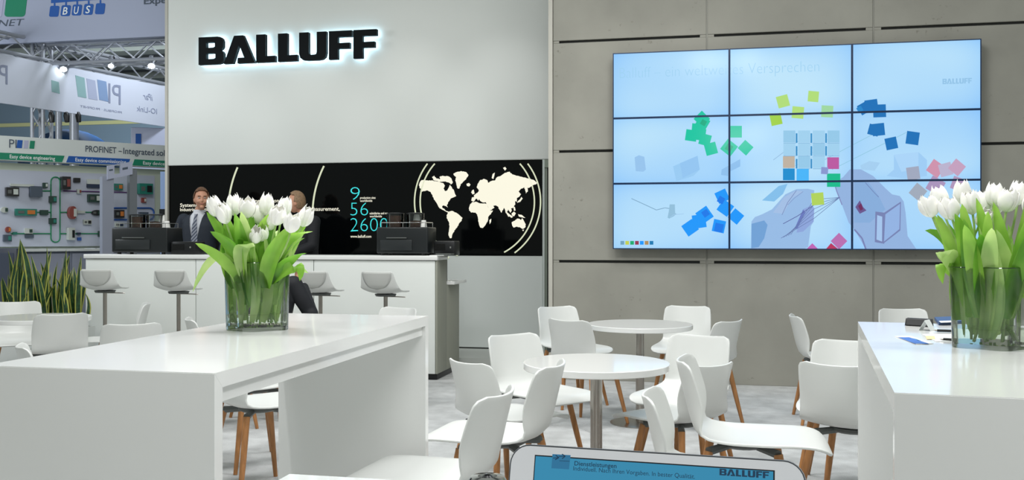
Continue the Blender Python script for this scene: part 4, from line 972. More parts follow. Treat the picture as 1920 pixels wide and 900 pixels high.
prt(mb, SB, 'IO-Link', 256, 294, 208, 10, M_ft, .004, 0, 0, RS2, mirror=True); mb.build('mirrored_text', sb, recalc=False); mb = MB(); prt(mb, SB, 'iPar', 268, 286, 186, 12, M_ft, .004, 0, .3, RS2, mirror=True); mb.build('mirrored_text', sb, recalc=False); mb = MB(); prt(mb, SB, 'P', -3, 14, 156, 36, M_ft, .004, 0, 0, RS2, mirror=True); mb.build('mirrored_text', sb, recalc=False); 

# trusses
def truss(a, b, w_, label, seg=.32, up=UP):
    a = Vector(a); b = Vector(b); d = (b-a).normalized(); s = d.cross(up).normalized() if abs(d.dot(up)) < .9 else Vector((1, 0, 0)); u = s.cross(d).normalized()
    t = empty('truss', a, label=label, cat='truss', group='aluminium trusses of the neighbouring stand'); cs = [s*x*w_/2+u*y*w_/2 for x, y in ((-1, -1), (1, -1), (1, 1), (-1, 1))]
    for c in cs:
        mb = MB(); mb.tube([c, b-a+c], .025, M_alu, 8); mb.build('chord', t, smooth=True)
    n = max(2, int((b-a).length/seg)); mb = MB()
    for f in range(4):
        c0_, c1_ = cs[f], cs[(f+1) % 4]
        for k in range(n):
            p = d*((b-a).length*k/n); q = d*((b-a).length*(k+1)/n)
            mb.tube([p+(c0_ if k % 2 else c1_), q+(c1_ if k % 2 else c0_)], .011, M_alu, 5, cap=False)
    tag(mb.build('bracing', t), kind='stuff')
TY = 11.75; PT = yplane(TY)
tz = PT.uv(250, 98)[1]; ta = PT.uv(70, 105)[0]; tb2 = PT.uv(318, 98)[0]+1.2
truss((ta, TY, tz), (tb2, TY, tz), .26, 'horizontal truss running right below the upper banner')
sA = SB.pt(s0, 3.93, -.2); sB = SB.pt(s1, 3.93, -.2)
truss(sA, sB, .24, 'long truss carrying the mirrored side banner')
pT = at(78.5, HZ, 13.35); truss((pT.x, pT.y, 0), (pT.x, pT.y, 4.1), .17, 'upright truss tower above the PROFINET header', .25)
M_lamp = mat('lamp_lens', (255, 255, 255), .3, emit=(240, 250, 245), es=30)
for px, py, dep, r, lab in ((119, 130, 12.35, .042, 'brightest spotlight under the truss, flaring white'), (208, 124, 13.0, .034, 'small spotlight, middle one under the horizontal truss'), (284, 124, 13.0, .042, 'spotlight under the truss nearest the sign wall')):
    p = PT.pt(*PT.uv(px, py)); t = empty('spotlight', p, label=lab, cat='spotlight', group='spotlights under the truss'); d = (Vector((-1, 3, .8))-p).normalized(); d = (CAMP+Vector((0, 0, -1))-p).normalized()*.6+Vector((0, 0, -.5)); d.normalize()
    mb = MB(); mb.tube([-d*.2, -d*.02, d*.0], [r*.8, r*1.15, r*1.2], M_alu, 16); mb.build('housing', t, smooth=30)
    mb = MB(); mb.tube([d*.001, d*.012], [r*1.0, r*.8], M_lamp, 16); mb.build('lens', t)
    mb = MB(); mb.tube([-d*.1, -d*.1+Vector((0, .06, .08)), Vector((0, .115, tz-.13-p.z+.02))], .012, M_black, 6); mb.build('bracket', t)
for k, (px, lab) in enumerate(((97, 'dark lamp under the side banner, leftmost'), (125, 'dark lamp under the side banner, middle one'), (147, 'dark lamp under the side banner, rightmost'))):
    u_, v_ = SB.uv(px, 213); p = SB.pt(u_, v_, -.015); t = empty('lamp', p, label=lab, cat='lamp'); mb = MB(); mb.tube([(0, 0, .02), (.01, 0, -.03), (.02, 0, -.12)], [.025, .04, .03], M_black, 12); mb.build('housing', t, smooth=True)
    mb = MB(); mb.tube([(0, 0, .03), (0, 0, 3.13-p.z)], .008, M_black, 6); mb.build('hanger', t)
# far pillars, dome and white cabin
for px, w_, lab in ((110, .05, 'slim grey pillar behind the PROFINET header, left one'), (139, .07, 'wider grey pillar behind the PROFINET header, right one')):
    p = at(px, HZ, 15.5); t = empty('pillar', (p.x, p.y, 0), label=lab, cat='pillar'); mb = MB(); mb.lathe([(w_, 0), (w_, 3.42)], M_alu, 16); mb.build('shaft', t, smooth=True); mb = MB(); mb.lathe([(w_*1.6, 0), (w_*1.6, .03), (w_, .03)], M_alu, 16); mb.build('foot', t)
p = at(132, HZ, 19); t = empty('dome', (p.x, p.y, 0), label='dark blue domed booth behind the PROFINET header', cat='booth'); mb = MB(); M_db = mat('dome_blue', (22, 66, 112), .5)
mb.lathe([(.95, 0), (.95, 2.6)]+[(.95*math.cos(math.radians(a)), 2.6+.88*math.sin(math.radians(a))) for a in range(0, 91, 10)], M_db, 40); mb.build('shell', t, smooth=30)
p = at(280, HZ, 15.2); t = empty('booth', (p.x, p.y, 0), rz=YAW+.25, label='pale box shaped booth beside the sign wall behind the header', cat='booth'); mb = MB(); mb.box((-.27, 0, 0), (.6, .8, 3.1), mat('booth_white', (196, 202, 226), .5)); bev(mb.build('walls', t), .01, 1)
mb = MB(); mb.box((-.2, -.01, 2.82), (-.12, 0, 3.0), M_blu); mb.build('blue_mark', t)

# ---- display wall with header
DP = at(156, HZ, 12.8); DW = Plane((DP.x, DP.y), math.radians(90-37.1))
def dl(px, py): return DW.uv(px, py)
d0 = dl(-120, HZ)[0]; d1 = dl(330, HZ)[0]+.6
hz0 = dl(156, 308)[1]; hz1 = dl(156, 265)[1]
M_hd = mat('header_white', (214, 220, 218), .5); M_crm = mat('board_cream', (206, 216, 200), .6); M_brd = mat('board_lilac', (188, 194, 210), .5)
mb = MB(); mb.prism([[(d0, 0), (d1, 0), (d1, hz0-.02), (d0, hz0-.02)]], DW.pt, -.12, -.06, M_crm); tag(mb.build('wall_display'), kind='structure')
hd = empty('header', DW.pt(d0, hz0), label='white header board reading PROFINET above the device display', cat='sign'); RH = Rel(DW, hd.location)
mb = MB(); mb.prism([[(d0, hz0), (d1, hz0), (d1, hz1), (d0, hz1)]], RH, -.10, .12, M_hd); bev(mb.build('header_panel', hd), .004, 1)
def hpx(px, t_): u = DW.uv(px, HZ)[0]; return (u, hz1+(hz0-hz1)*t_)
# height fractions of the header: 0 top, 1 bottom
def dl2(px, py): # front face of the header lies .12 nearer
    d = ray(px, py); o = DW.o+DW.n*.12; t = (o-CAMP).dot(DW.n)/d.dot(DW.n); q = CAMP+d*t; return ((q-DW.o).dot(DW.u), q.z)
def hstrip(x0, x1, m, nm):
    a = dl2(x0, 292); b = dl2(x1, 300); z_t, z_b = dl2(60, 289)[1], dl2(60, 301.5)[1]
    mb = MB(); mb.prism([[(a[0], z_b), (b[0]-.03, z_b), (b[0], z_t), (a[0]+.03, z_t)]], RH, .12, .124, m, back=False); mb.build(nm, hd)
    return z_b, z_t
hstrip(-60, 121, M_grn, 'green_strip'); hstrip(124, 244, M_blu, 'blue_strip'); zb_, zt_ = hstrip(248, 360, M_grn, 'green_strip')
def htext(s, x0, x1, zc, cap, m, off=.01):
    mb = MB()
    u0 = dl2(x0, HZ)[0]; u1 = dl2(x1, HZ)[0]; vs, fs = text_fit(s, u0, u1, zc-cap/2, cap, off); mb.add([RH(u, v, .1255) for u, v in vs], fs, m); mb.build('header_word', hd, recalc=False)
zc = (zb_+zt_)/2
htext('Easy device engineering', 18, 103, zc, .045, M_wht); htext('Easy device commissioning', 141, 236, zc, .045, M_wht); htext('Easy device operation', 268, 345, zc, .045, M_wht)
zt2 = dl2(200, 281)[1]; htext('PROFINET', 160, 218, zt2, .078, M_txt, .014); htext('–', 222, 228, zt2, .078, M_txt, .014); htext('Integrated', 231, 289, zt2, .078, M_txt, .014); htext('solutions', 293, 345, zt2, .078, M_txt, .014)
zp = dl2(25, 269.5)[1]; htext('PI', 17, 31, zp, .105, M_txt, 0);
for x0, x1, m, nm in ((31, 42.5, M_blu, 'blue_square'), (44, 53.5, M_lil, 'lilac_square'), (55, 65.5, M_grn, 'green_square')):
    a = dl2(x0, HZ)[0]; b = dl2(x1, HZ)[0]; mb = MB(); mb.prism([[(a, zp-.05), (b-.01, zp-.05), (b, zp+.05), (a+.01, zp+.05)]], RH, .12, .124, m, back=False); mb.build(nm, hd)
# pale board behind the devices
b0 = dl(-60, 400)[0]; b1 = dl(290, 400)[0]; bz0 = dl(100, 462)[1]; bz1 = dl(100, 322)[1]
bd = empty('display_board', DW.pt(b0, bz0), label='pale lilac board carrying rows of small electronic devices and cables', cat='board'); RD = Rel(DW, bd.location)
mb = MB(); mb.prism([[(b0, bz0), (b1, bz0), (b1, bz1), (b0, bz1)]], RD, -.06, 0, M_brd); bev(mb.build('board_panel', bd), .004, 1)
def cable(P, c, nm, r=.008):
    mb = MB(); mb.tube([RD(*dl(*p), .012) for p in P], r, c, 6); mb.build(nm, bd, smooth=True)
M_cg = mat('cable_green', (20, 130, 84), .5); M_cp = mat('cable_purple', (90, 50, 110), .5); M_cb = mat('cable_blue', (34, 84, 160), .5)
def loop(x0, y0, x1, y1, r):
    P = []
    for cx, cy, a in ((x1-r, y0+r, -90), (x1-r, y1-r, 0), (x0+r, y1-r, 90), (x0+r, y0+r, 180)):
        for k in range(6): t = math.radians(a+18*k); P.append((cx+r*math.cos(t), cy+r*math.sin(t)))
    return P+[P[0]]
cable(loop(95, 332, 112, 454, 8), M_cg, 'green_loop_cable'); cable([(60, 358), (95, 358)], M_cg, 'green_cable'); cable([(68, 398), (95, 398)], M_cg, 'green_cable'); cable([(112, 398), (192, 398)], M_cg, 'green_cable')
cable([(20, 438), (95, 438)], M_cg, 'green_cable'); cable([(112, 438), (190, 438)], M_cg, 'green_cable'); cable([(118, 358), (245, 361)], M_cp, 'purple_cable')
cable(loop(206, 390, 288, 412, 9), M_cb, 'blue_loop_cable', .012)
M_dkg = mat('device_dark_green', (28, 60, 50), .5); M_tl = mat('device_teal', (28, 120, 104), .5); M_slate = mat('device_slate', (66, 78, 92), .5); M_rd = mat('device_red', (130, 60, 52), .5); M_lt = mat('device_light', (190, 196, 190), .5); M_dbl = mat('device_dark_blue', (26, 44, 70), .5); M_or = mat('device_orange', (190, 110, 40), .5)
dev = [(9,352,33,368,M_black,M_lt,'black square operator panel at the upper left of the board'),(54,350,76,369,M_slate,None,'slate blue cube module left of the green loop'),(79,343,88,352,M_dkg,M_lt,'tiny green plug above the green cable left of the loop'),
(91,368,104,380,M_dkg,M_tl,'dark green connector on the upper left side of the green loop'),(91,409,104,420,M_dkg,M_tl,'dark green connector on the lower left side of the green loop'),(27,392,67,404,M_tl,M_or,'long teal module block with orange end left of the loop'),
(74,394,89,403,M_dkg,None,'short dark plug between teal block and green loop'),(112,332,128,355,M_black,M_rd,'black and brown tall module at the top of the green loop'),(137,334,149,342,M_black,None,'small black angled plug right of the loop top'),
(162,337,190,345,M_lt,None,'pale long module in the upper right row'),(162,346,190,352,M_dbl,None,'dark blue strip module below the pale long module'),(143,355,151,363,M_lt,M_rd,'tiny pale sensor on the purple cable'),(163,365,190,379,M_dkg,M_lt,'dark green long module with pale knob left of the grey gate'),
(125,387,140,411,M_rd,M_lt,'round red and grey device right of the green loop'),(141,395,158,400,M_lt,None,'pale slim rod beside the red device'),(170,394,190,404,M_black,M_dkg,'black cylindrical connector left of the grey gate'),(155,412,170,421,M_lt,M_black,'pale small box below the red device row'),
(124,427,136,450,M_lt,M_black,'pale ribbed tall module at the lower right of the loop'),(183,433,191,444,M_dkg,None,'small dark plug low beside the grey gate'),(45,428,60,438,M_lt,M_dkg,'pale module group at the lower left row'),(46,440,62,446,M_slate,None,'flat slate module below the lower left group'),
(23,435,31,440,M_tl,None,'tiny teal plug at the lower left'),(9,425,19,436,M_rd,M_or,'round red and yellow knob at the lower left edge'),(5,440,20,453,M_slate,M_tl,'slate and blue device at the lower left corner of the board'),(0,388,14,399,M_lt,M_dkg,'pale pressure gauge at the left edge of the board'),
(18,346,62,349,M_lt,None,'slim pale rod sensor at the top left of the board'),(211,345,228,356,M_tl,M_or,'small green relay module inside the grey gate'),(257,345,282,364,M_tl,M_black,'large teal module block right of the grey gate'),(213,394,230,408,M_black,M_or,'black module inside the blue loop'),
(259,398,276,408,M_slate,None,'slate module on the right of the blue loop'),(264,371,272,380,M_rd,M_lt,'small brown sensor right of the grey gate'),(214,417,230,426,M_lt,M_dbl,'pale meter below the blue loop'),(143,436,150,440,M_dbl,None,'tiny dark blue joint on the lower green cable'),(144,445,151,451,M_cb,None,'small blue block under the lower green cable')]
for x0, y0, x1, y1, m, m2, lab in dev:
    a = dl(x0, y1); b = dl(x1, y0); w_ = b[0]-a[0]; h = b[1]-a[1]; dp = min(.12, max(.04, h*.7)); loc = DW.pt(a[0], a[1], .0215)
    t = empty('device', loc, label=lab, cat='device'); RR = Rel(DW, loc)
    round_ = 'round' in lab or 'cylind' in lab or 'gauge' in lab
    mb = MB()
    if round_: 
        ns_ = 16; mb.prism([[(a[0]+w_/2+w_/2*math.cos(2*math.pi*k/ns_), a[1]+h/2+h/2*math.sin(2*math.pi*k/ns_)) for k in range(ns_)]], RR, .0, dp, m)
    else: mb.prism([[(a[0], a[1]), (a[0]+w_, a[1]), (a[0]+w_, a[1]+h), (a[0], a[1]+h)]], RR, .0, dp, m)
    bev(mb.build('housing', t), .006, 2)
    mb = MB(); mb.prism([[(a[0]+w_*.35, a[1]+h*.35), (a[0]+w_*.65, a[1]+h*.35), (a[0]+w_*.65, a[1]+h*.6), (a[0]+w_*.35, a[1]+h*.6)]], RR, -.021, 0, M_grey); mb.build('mount', t)
    if m2:
        mb = MB(); mb.prism([[(a[0]+w_*.55, a[1]+h*.2), (a[0]+w_*.9, a[1]+h*.2), (a[0]+w_*.9, a[1]+h*.8), (a[0]+w_*.55, a[1]+h*.8)]], RR, dp, dp+.012, m2)
        if w_ > .1: mb.prism([[(a[0]+w_*.12, a[1]+h*.3), (a[0]+w_*.4, a[1]+h*.3), (a[0]+w_*.4, a[1]+h*.7), (a[0]+w_*.12, a[1]+h*.7)]], RR, dp, dp+.006, M_grey)
        mb.build('face_plate', t)
# base cabinets below the board with a ledge
M_cab = mat('cabinet_blue_grey', (128, 136, 152), .5)
lz = dl(100, 466)[1]
for k in range(5):
    u_a = d0+(d1-d0)*k/5; u_b = d0+(d1-d0)*(k+1)/5; t = empty('base_cabinet', DW.pt(u_a, 0), label='blue grey base cabinet under the device board, %s from the left' % ['first', 'second', 'third', 'fourth', 'fifth'][k], cat='cabinet', group='base cabinets under the device board'); RR = Rel(DW, t.location)
    mb = MB(); mb.prism([[(u_a+.004, 0), (u_b-.004, 0), (u_b-.004, lz-.03), (u_a+.004, lz-.03)]], RR, -.05, .36, M_cab); bev(mb.build('carcass', t), .004, 1)
    mb = MB(); mb.prism([[(u_a+.03, .08), (u_b-.03, .08), (u_b-.03, lz-.06), (u_a+.03, lz-.06)]], RR, .36, .38, mat('cabinet_front', (148, 154, 170), .5)); dr = bev(mb.build('door', t), .003, 1)
    mb = MB(); mb.prism([[(u_b-.10, lz-.26), (u_b-.085, lz-.26), (u_b-.085, lz-.12), (u_b-.10, lz-.12)]], RR, .38, .40, M_alu); mb.build('handle', dr)
mb = MB(); loc = DW.pt(d0, lz-.03); RR = Rel(DW, loc); mb.prism([[(d0, lz-.03), (d1, lz-.03), (d1, lz), (d0, lz)]], RR, -.05, .42, M_hd); o = mb.build('ledge'); o.location = loc; tag(o, 'long pale ledge below the device board', 'ledge')
for k, (px, lab) in enumerate(((163, 'loose leaflet on the ledge, left one'), (178, 'loose leaflet on the ledge, middle one'), (192, 'loose leaflet on the ledge, right one'))):
    u = dl(px, HZ)[0]; loc = DW.pt(u, lz+.001, .25); mb = MB(); M_ = Matrix.Rotation(.3*k+.2, 4, 'Z'); mb.box((-.07, -.1, 0), (.07, .1, .004), M_paper, M_); mb.box((-.05, -.08, .004), (.05, -.02, .0045), M_blueprint, M_); o = mb.build('leaflet'); o.location = loc; tag(o, lab, 'leaflet')
# grey gate with a sign
gt = at(225, HZ, 12.0); gd = empty('gate', (gt.x, gt.y, 0), label='grey gate frame with small sign plate behind the left coffee machine', cat='gate'); GW = Plane((gt.x, gt.y), math.radians(90-37.1)); RG2 = Rel(GW, gd.location); M_gp = mat('gate_grey', (150, 156, 172), .45)
for x0, x1, yt, nm, mm in ((192, 213.5, 331, 'post', M_gp), (243.5, 257, 318, 'post', mat('gate_dark', (112, 118, 124), .45))):
    a = GW.uv(x0, HZ)[0]; b = GW.uv(x1, HZ)[0]; h = GW.uv((x0+x1)/2, yt)[1]; mb = MB(); mb.prism([[(a, 0), (b, 0), (b, h), (a, h)]], RG2, -.1, 0, mm); bev(mb.build(nm, gd), .006, 2)
mb = MB(); pol = [GW.uv(*p) for p in ((200, 311), (247, 303), (247, 327), (200, 337))]; ho = [GW.uv(*p) for p in ((213, 311), (224, 308), (224, 325), (213, 327))]; mb.prism([pol, ho], RG2, .002, .03, mat('gate_sign', (172, 178, 200), .5)); mb.build('sign_plate', gd)
mb = MB(); mb.prism([[GW.uv(*p) for p in ((203, 318), (210, 317), (210, 320), (203, 321))]], RG2, .03, .033, M_txt); mb.prism([[GW.uv(*p) for p in ((228, 315), (238, 313), (238, 317), (228, 319))]], RG2, .03, .033, M_txt); mb.build('plate_marks', gd)
# dark cabinet far left and small monitor by the sign wall
p = at(8, HZ, 11.2); t = empty('cabinet', (p.x, p.y, 0), rz=YAW+.3, label='dark blue grey cabinet behind the striped plant at the left edge', cat='cabinet'); hh = CAMH-(466-HZ)/FPX*11.2
mb = MB(); mb.box((-.5, 0, 0), (.13, .45, hh), mat('cabinet_dark', (52, 60, 76), .4)); bev(mb.build('carcass', t), .008, 2)
mb = MB(); mb.box((-.47, -.012, .06), (.1, 0, hh-.05), mat('cabinet_dark_door', (60, 68, 84), .4)); bev(mb.build('door', t), .004, 1)
p = at(307, HZ, 12.7); t = empty('monitor', (p.x, p.y, 0), rz=YAW, label='narrow lit panel with black device beside the sign wall', cat='display')
mb = MB(); mb.box((-.045, 0, 0), (.16, .05, 2.25), mat('lit_panel', (150, 176, 220), .4)); mb.build('back_panel', t)
mb = MB(); mb.box((-.04, -.05, 1.50), (.06, 0, 1.76), M_black); mb.box((-.01, -.055, 1.58), (.02, -.05, 1.68), M_or); mb.build('device_face', t)

# ================================================================== STRIPED PLANTS
M_sg = mat('sansevieria_green', (38, 72, 42), .4, noise=(26, .55)); M_sy = mat('sansevieria_margin', (172, 176, 84), .4)
M_pot = mat('planter_white', (206, 210, 208), .4); M_soil = mat('soil', (50, 40, 32), .95)
def snake_plant(px, dep, n, tops, label, seed):
    r = random.Random(seed); p = at(px, HZ, dep); base = Vector((p.x, p.y, 0)); t = empty('snake_plant', base, rz=0, label=label, cat='plant', group='striped snake plants left of the bar')
    mb = MB(); mb.lathe([(.001, .432), (.05, .434), (.034, .462), (.001, .466)], M_sg, 12); mb.build('crown', t, smooth=True)
    for k in range(n):
        tx, ty = tops[k] if k < len(tops) else (px+r.uniform(-28, 28), r.uniform(485, 560))
        a = r.uniform(0, 6.28); b = Vector((math.cos(a)*.06*r.random()+.0, math.sin(a)*.07*r.random(), .436)); tip = at(tx, ty, dep+r.uniform(-.18, .12))-base
        mid = b.lerp(tip, .5)+Vector((b.x+r.uniform(-.07, .07), b.y+r.uniform(-.07, .07), .03)); w0 = r.uniform(.020, .031); pts = bez([b, mid, tip], 9); vs = []; tw = r.uniform(-.9, .9)
        for i, q in enumerate(pts):
            s = i/9; d = (pts[min(i+1, 9)]-pts[max(i-1, 0)]).normalized(); rf = RT*math.cos(tw+s*.9)+FW*math.sin(tw+s*.9); sd = (rf-d*rf.dot(d)).normalized(); up = sd.cross(d)
            w_ = w0*(.75+.5*math.sin(math.pi*s*.8))*(1-s**5) + .0012
            for u in (-1, -.66, 0, .66, 1): vs.append(q+sd*w_*u+up*w_*.35*u*u)
        mb = MB(); 
        for i in range(9):
            for j in range(4): mb.add([vs[i*5+j], vs[i*5+j+1], vs[(i+1)*5+j+1], vs[(i+1)*5+j]], [(0, 1, 2, 3)], M_sy if j in (0, 3) else M_sg)
        mb.build('leaf', t)
a_ = at(-14, HZ, 9.93); b_ = at(163, HZ, 9.93); ang = math.atan2(b_.y-a_.y, b_.x-a_.x); Lp = (b_-a_).length
t = empty('planter', (a_.x, a_.y, 0), rz=ang, label='long white trough planter holding the striped snake plants', cat='planter')
mb = MB(); mb.prism([[(0, -.2), (Lp, -.2), (Lp, .2), (0, .2)], [(.02, -.18), (.02, .18), (Lp-.02, .18), (Lp-.02, -.18)]], lambda u, v, d: Vector((u, v, d)), 0, .48, M_pot); bev(mb.build('trough', t), .003, 1)
mb = MB(); mb.box((.021, -.179, .02), (Lp-.021, .179, .43), M_soil); mb.build('soil', t)
snake_plant(14, 9.9, 11, [(15,470),(22,500),(4,520),(30,482),(38,448),(9,540)], 'striped snake plant at the left edge of the photo', 1)
snake_plant(47, 9.8, 11, [(38,450),(45,475),(52,490),(34,500),(56,520),(62,540)], 'striped snake plant second from the left edge', 2)
snake_plant(84, 9.8, 13, [(88,461),(76,492),(96,470),(68,505),(92,505),(58,478)], 'striped snake plant in the middle of the row left of the bar', 3)
snake_plant(116, 9.9, 13, [(124,468),(108,490),(120,500),(136,505),(104,520),(131,478)], 'striped snake plant second from the bar', 4)
snake_plant(143, 10.0, 11, [(152,480),(149,492),(138,500),(155,510),(143,520)], 'striped snake plant right beside the bar', 5)
# ================================================================== PEOPLE
M_skin = mat('skin', (206, 152, 124), .5); M_skin.node_tree.nodes['Principled BSDF'].inputs['Subsurface Weight'].default_value = .05
M_hair1 = mat('hair_brown', (104, 72, 48), .6, noise=(60, .3)); M_hair2 = mat('hair_fair', (140, 112, 84), .6, noise=(60, .3)); M_hair3 = mat('hair_dark', (52, 40, 34), .6)
M_suit = mat('suit_navy', (34, 42, 54), .75, noise=(120, .15)); M_suit2 = mat('suit_black', (22, 24, 30), .75); M_shirt = mat('shirt_white', (214, 218, 226), .7); M_lens = mat('eye_dark', (30, 24, 22), .2); M_eye = mat('eye_white', (225, 220, 214), .3); M_lip = mat('lip', (160, 92, 84), .5)
def tie_mat():
    m = bpy.data.materials.new('tie_striped'); m.use_nodes = True; nt = m.node_tree; b = nt.nodes['Principled BSDF']; b.inputs['Roughness'].default_value = .6
    tc = nt.nodes.new('ShaderNodeTexCoord'); w_ = nt.nodes.new('ShaderNodeTexWave'); w_.bands_direction = 'DIAGONAL'; w_.inputs['Scale'].default_value = 16
    r = nt.nodes.new('ShaderNodeValToRGB'); r.color_ramp.elements[0].color = rgb((70, 78, 96)); r.color_ramp.elements[1].color = rgb((150, 154, 166)); r.color_ramp.elements[0].position = .45; r.color_ramp.elements[1].position = .55
    nt.links.new(tc.outputs['Object'], w_.inputs['Vector']); nt.links.new(w_.outputs['Fac'], r.inputs[0]); nt.links.new(r.outputs[0], b.inputs['Base Color']); return m
M_tie = tie_mat()
def skin(chains, m, sub=2, name='body'):
    """chains: list of [(point, (rx, ry)) ...]; equal points are one joint; the first point of the first chain is the root"""
    pts = []; rad = []; ed = []
    def idx(p, r_):
        for i, q in enumerate(pts):
            if (Vector(q)-Vector(p)).length < 1e-5: return i
        pts.append(tuple(p)); rad.append(r_ if isinstance(r_, tuple) else (r_, r_)); return len(pts)-1
    for c in chains:
        k = [idx(*q) for q in c]; ed += list(zip(k, k[1:]))
    me = bpy.data.meshes.new(name); me.from_pydata(pts, ed, []); me.materials.append(m); o = bpy.data.objects.new(name, me); C.objects.link(o)
    o.modifiers.new('s', 'SKIN')
    if not me.skin_vertices:
        bpy.context.view_layer.objects.active = o; bpy.ops.object.select_all(action='DESELECT'); o.select_set(True); bpy.ops.mesh.customdata_skin_add()
    for i, sv in enumerate(me.skin_vertices[0].data): sv.radius = rad[i]; sv.use_root = (i == 0)
    s = o.modifiers.new('d', 'SUBSURF'); s.levels = sub; s.render_levels = sub
    bake(o); o.data.polygons.foreach_set('use_smooth', [True]*len(o.data.polygons)); return o
def blob(c, r, m, n=20, name='blob', fn=None, rot=None):
    bm = bmesh.new(); bmesh.ops.create_uvsphere(bm, u_segments=n, v_segments=n//2+2, radius=1)
    for v in bm.verts:
        p = Vector((v.co.x*r[0], v.co.y*r[1], v.co.z*r[2]))
        if fn: p = fn(p, v.co.copy())
        if rot: p = rot @ p
        v.co = p+Vector(c)
    me = bpy.data.meshes.new(name); bm.to_mesh(me); bm.free(); me.materials.append(m); o = bpy.data.objects.new(name, me); C.objects.link(o)
    me.polygons.foreach_set('use_smooth', [True]*len(me.polygons)); return o
def loft(rings, m, n=28):
    vs = []
    for c, rx, ry in rings: vs += [Vector(c)+Vector((rx*math.copysign(abs(math.cos(2*math.pi*k/n))**.85, math.cos(2*math.pi*k/n)), ry*math.sin(2*math.pi*k/n), 0)) for k in range(n)]
    fs = [(i*n+k, i*n+(k+1) % n, (i+1)*n+(k+1) % n, (i+1)*n+k) for i in range(len(rings)-1) for k in range(n)]+[tuple(range(n))[::-1], tuple((len(rings)-1)*n+k for k in range(n))]
    mb = MB(); mb.add(vs, fs, m); return mb.build('loft')
def join(objs, voxel, name, smooth=2):
    bm = bmesh.new()
    for o in objs:
        me = o.data.copy(); me.transform(o.matrix_basis); bm.from_mesh(me); bpy.data.meshes.remove(me)
    me = bpy.data.meshes.new(name); bm.to_mesh(me); bm.free(); me.materials.append(objs[0].data.materials[0])
    for o in objs: bpy.data.objects.remove(o)
    o = bpy.data.objects.new(name, me); C.objects.link(o)
    m = o.modifiers.new('r', 'REMESH'); m.mode = 'VOXEL'; m.voxel_size = voxel; m.use_smooth_shade = True
    m = o.modifiers.new('sm', 'SMOOTH'); m.factor = .5; m.iterations = smooth
    bake(o); o.data.polygons.foreach_set('use_smooth', [True]*len(o.data.polygons)); return o
def head_pieces(c, yaw, pitch=0.0):
    """face looks along local +Y turned by yaw"""
    Rm = Matrix.Rotation(yaw, 3, 'Z') @ Matrix.Rotation(pitch, 3, 'X')
    def f(p, n):
        if n.z < -.2: k = 1-.34*(-n.z-.2); p.x *= k; p.y = p.y*k+.012*(-n.z)
        if n.y > .5 and -.1 < n.z < .25: p.y -= .006                     # eye hollow
        if n.y > .3 and .25 < n.z < .5: p.y += .004
        if n.y < -.2 and n.z > -.3: p.y *= 1.08
        return p
    P = [blob(c, (.074, .092, .118), M_skin, 32, fn=f, rot=Rm)]
    def at_(x, y, z): return Vector(c)+Rm @ Vector((x, y, z))
    P.append(blob(at_(0, .098, -.018), (.012, .018, .020), M_skin, 12, rot=Rm)); P.append(blob(at_(0, .092, .006), (.009, .012, .026), M_skin, 12, rot=Rm))
    P.append(blob(at_(0, .080, -.092), (.026, .020, .018), M_skin, 12, rot=Rm)); P.append(blob(at_(0, .086, -.058), (.024, .010, .010), M_skin, 12, rot=Rm))
    for s in (-1, 1):
        P.append(blob(at_(s*.076, -.008, -.008), (.010, .020, .032), M_skin, 12, rot=Rm)); P.append(blob(at_(s*.032, .078, -.03), (.024, .018, .022), M_skin, 12, rot=Rm))
        P.append(blob(at_(s*.03, .084, .03), (.022, .010, .008), M_skin, 12, rot=Rm))
    return P, Rm, at_
def face_parts(t, Rm, at_, hm):
    for s in (-1, 1):
        e = blob(at_(s*.030, .083, .010), (.0115, .006, .0072), M_eye, 12, 'eye', rot=Rm); e.parent = t
        e2 = blob(at_(s*.030, .0885, .010), (.0048, .0022, .0050), M_lens, 10, 'iris', rot=Rm); e2.parent = e
        b = blob(at_(s*.031, .093, .031), (.019, .005, .0042), hm, 10, 'eyebrow', rot=Rm); b.parent = t
    l = blob(at_(0, .0945, -.055), (.021, .005, .0055), M_lip, 12, 'mouth', rot=Rm); l.parent = t
def hair(t, c, Rm, m, hi=.02):
    def f(p, n):
        return p
    bm = bmesh.new(); bmesh.ops.create_uvsphere(bm, u_segments=36, v_segments=24, radius=1)
    bmesh.ops.delete(bm, geom=[v for v in bm.verts if (v.co.y > -.1 and v.co.z < .42+.30*max(0, v.co.y)) and not (abs(v.co.x) > .85 and v.co.z > -.02 and v.co.y < .25) or v.co.z < -.52], context='VERTS')
    for v in bm.verts:
        n = v.co.copy(); k = 1.0+.05*math.sin(n.x*21+n.y*5)*.25; p = Vector((n.x*.080*k, n.y*.099*k-(.006 if n.y < 0 else 0), n.z*.126*k+.002))
        v.co = Rm @ p + Vector(c)
    me = bpy.data.meshes.new('hair'); bm.to_mesh(me); bm.free(); me.materials.append(m); o = bpy.data.objects.new('hair', me); C.objects.link(o)
    s = o.modifiers.new('s', 'SOLIDIFY'); s.thickness = .012; s.offset = .6; sb_ = o.modifiers.new('ss', 'SUBSURF'); sb_.levels = 1; bake(o)
    o.data.polygons.foreach_set('use_smooth', [True]*len(o.data.polygons)); o.parent = t; return o
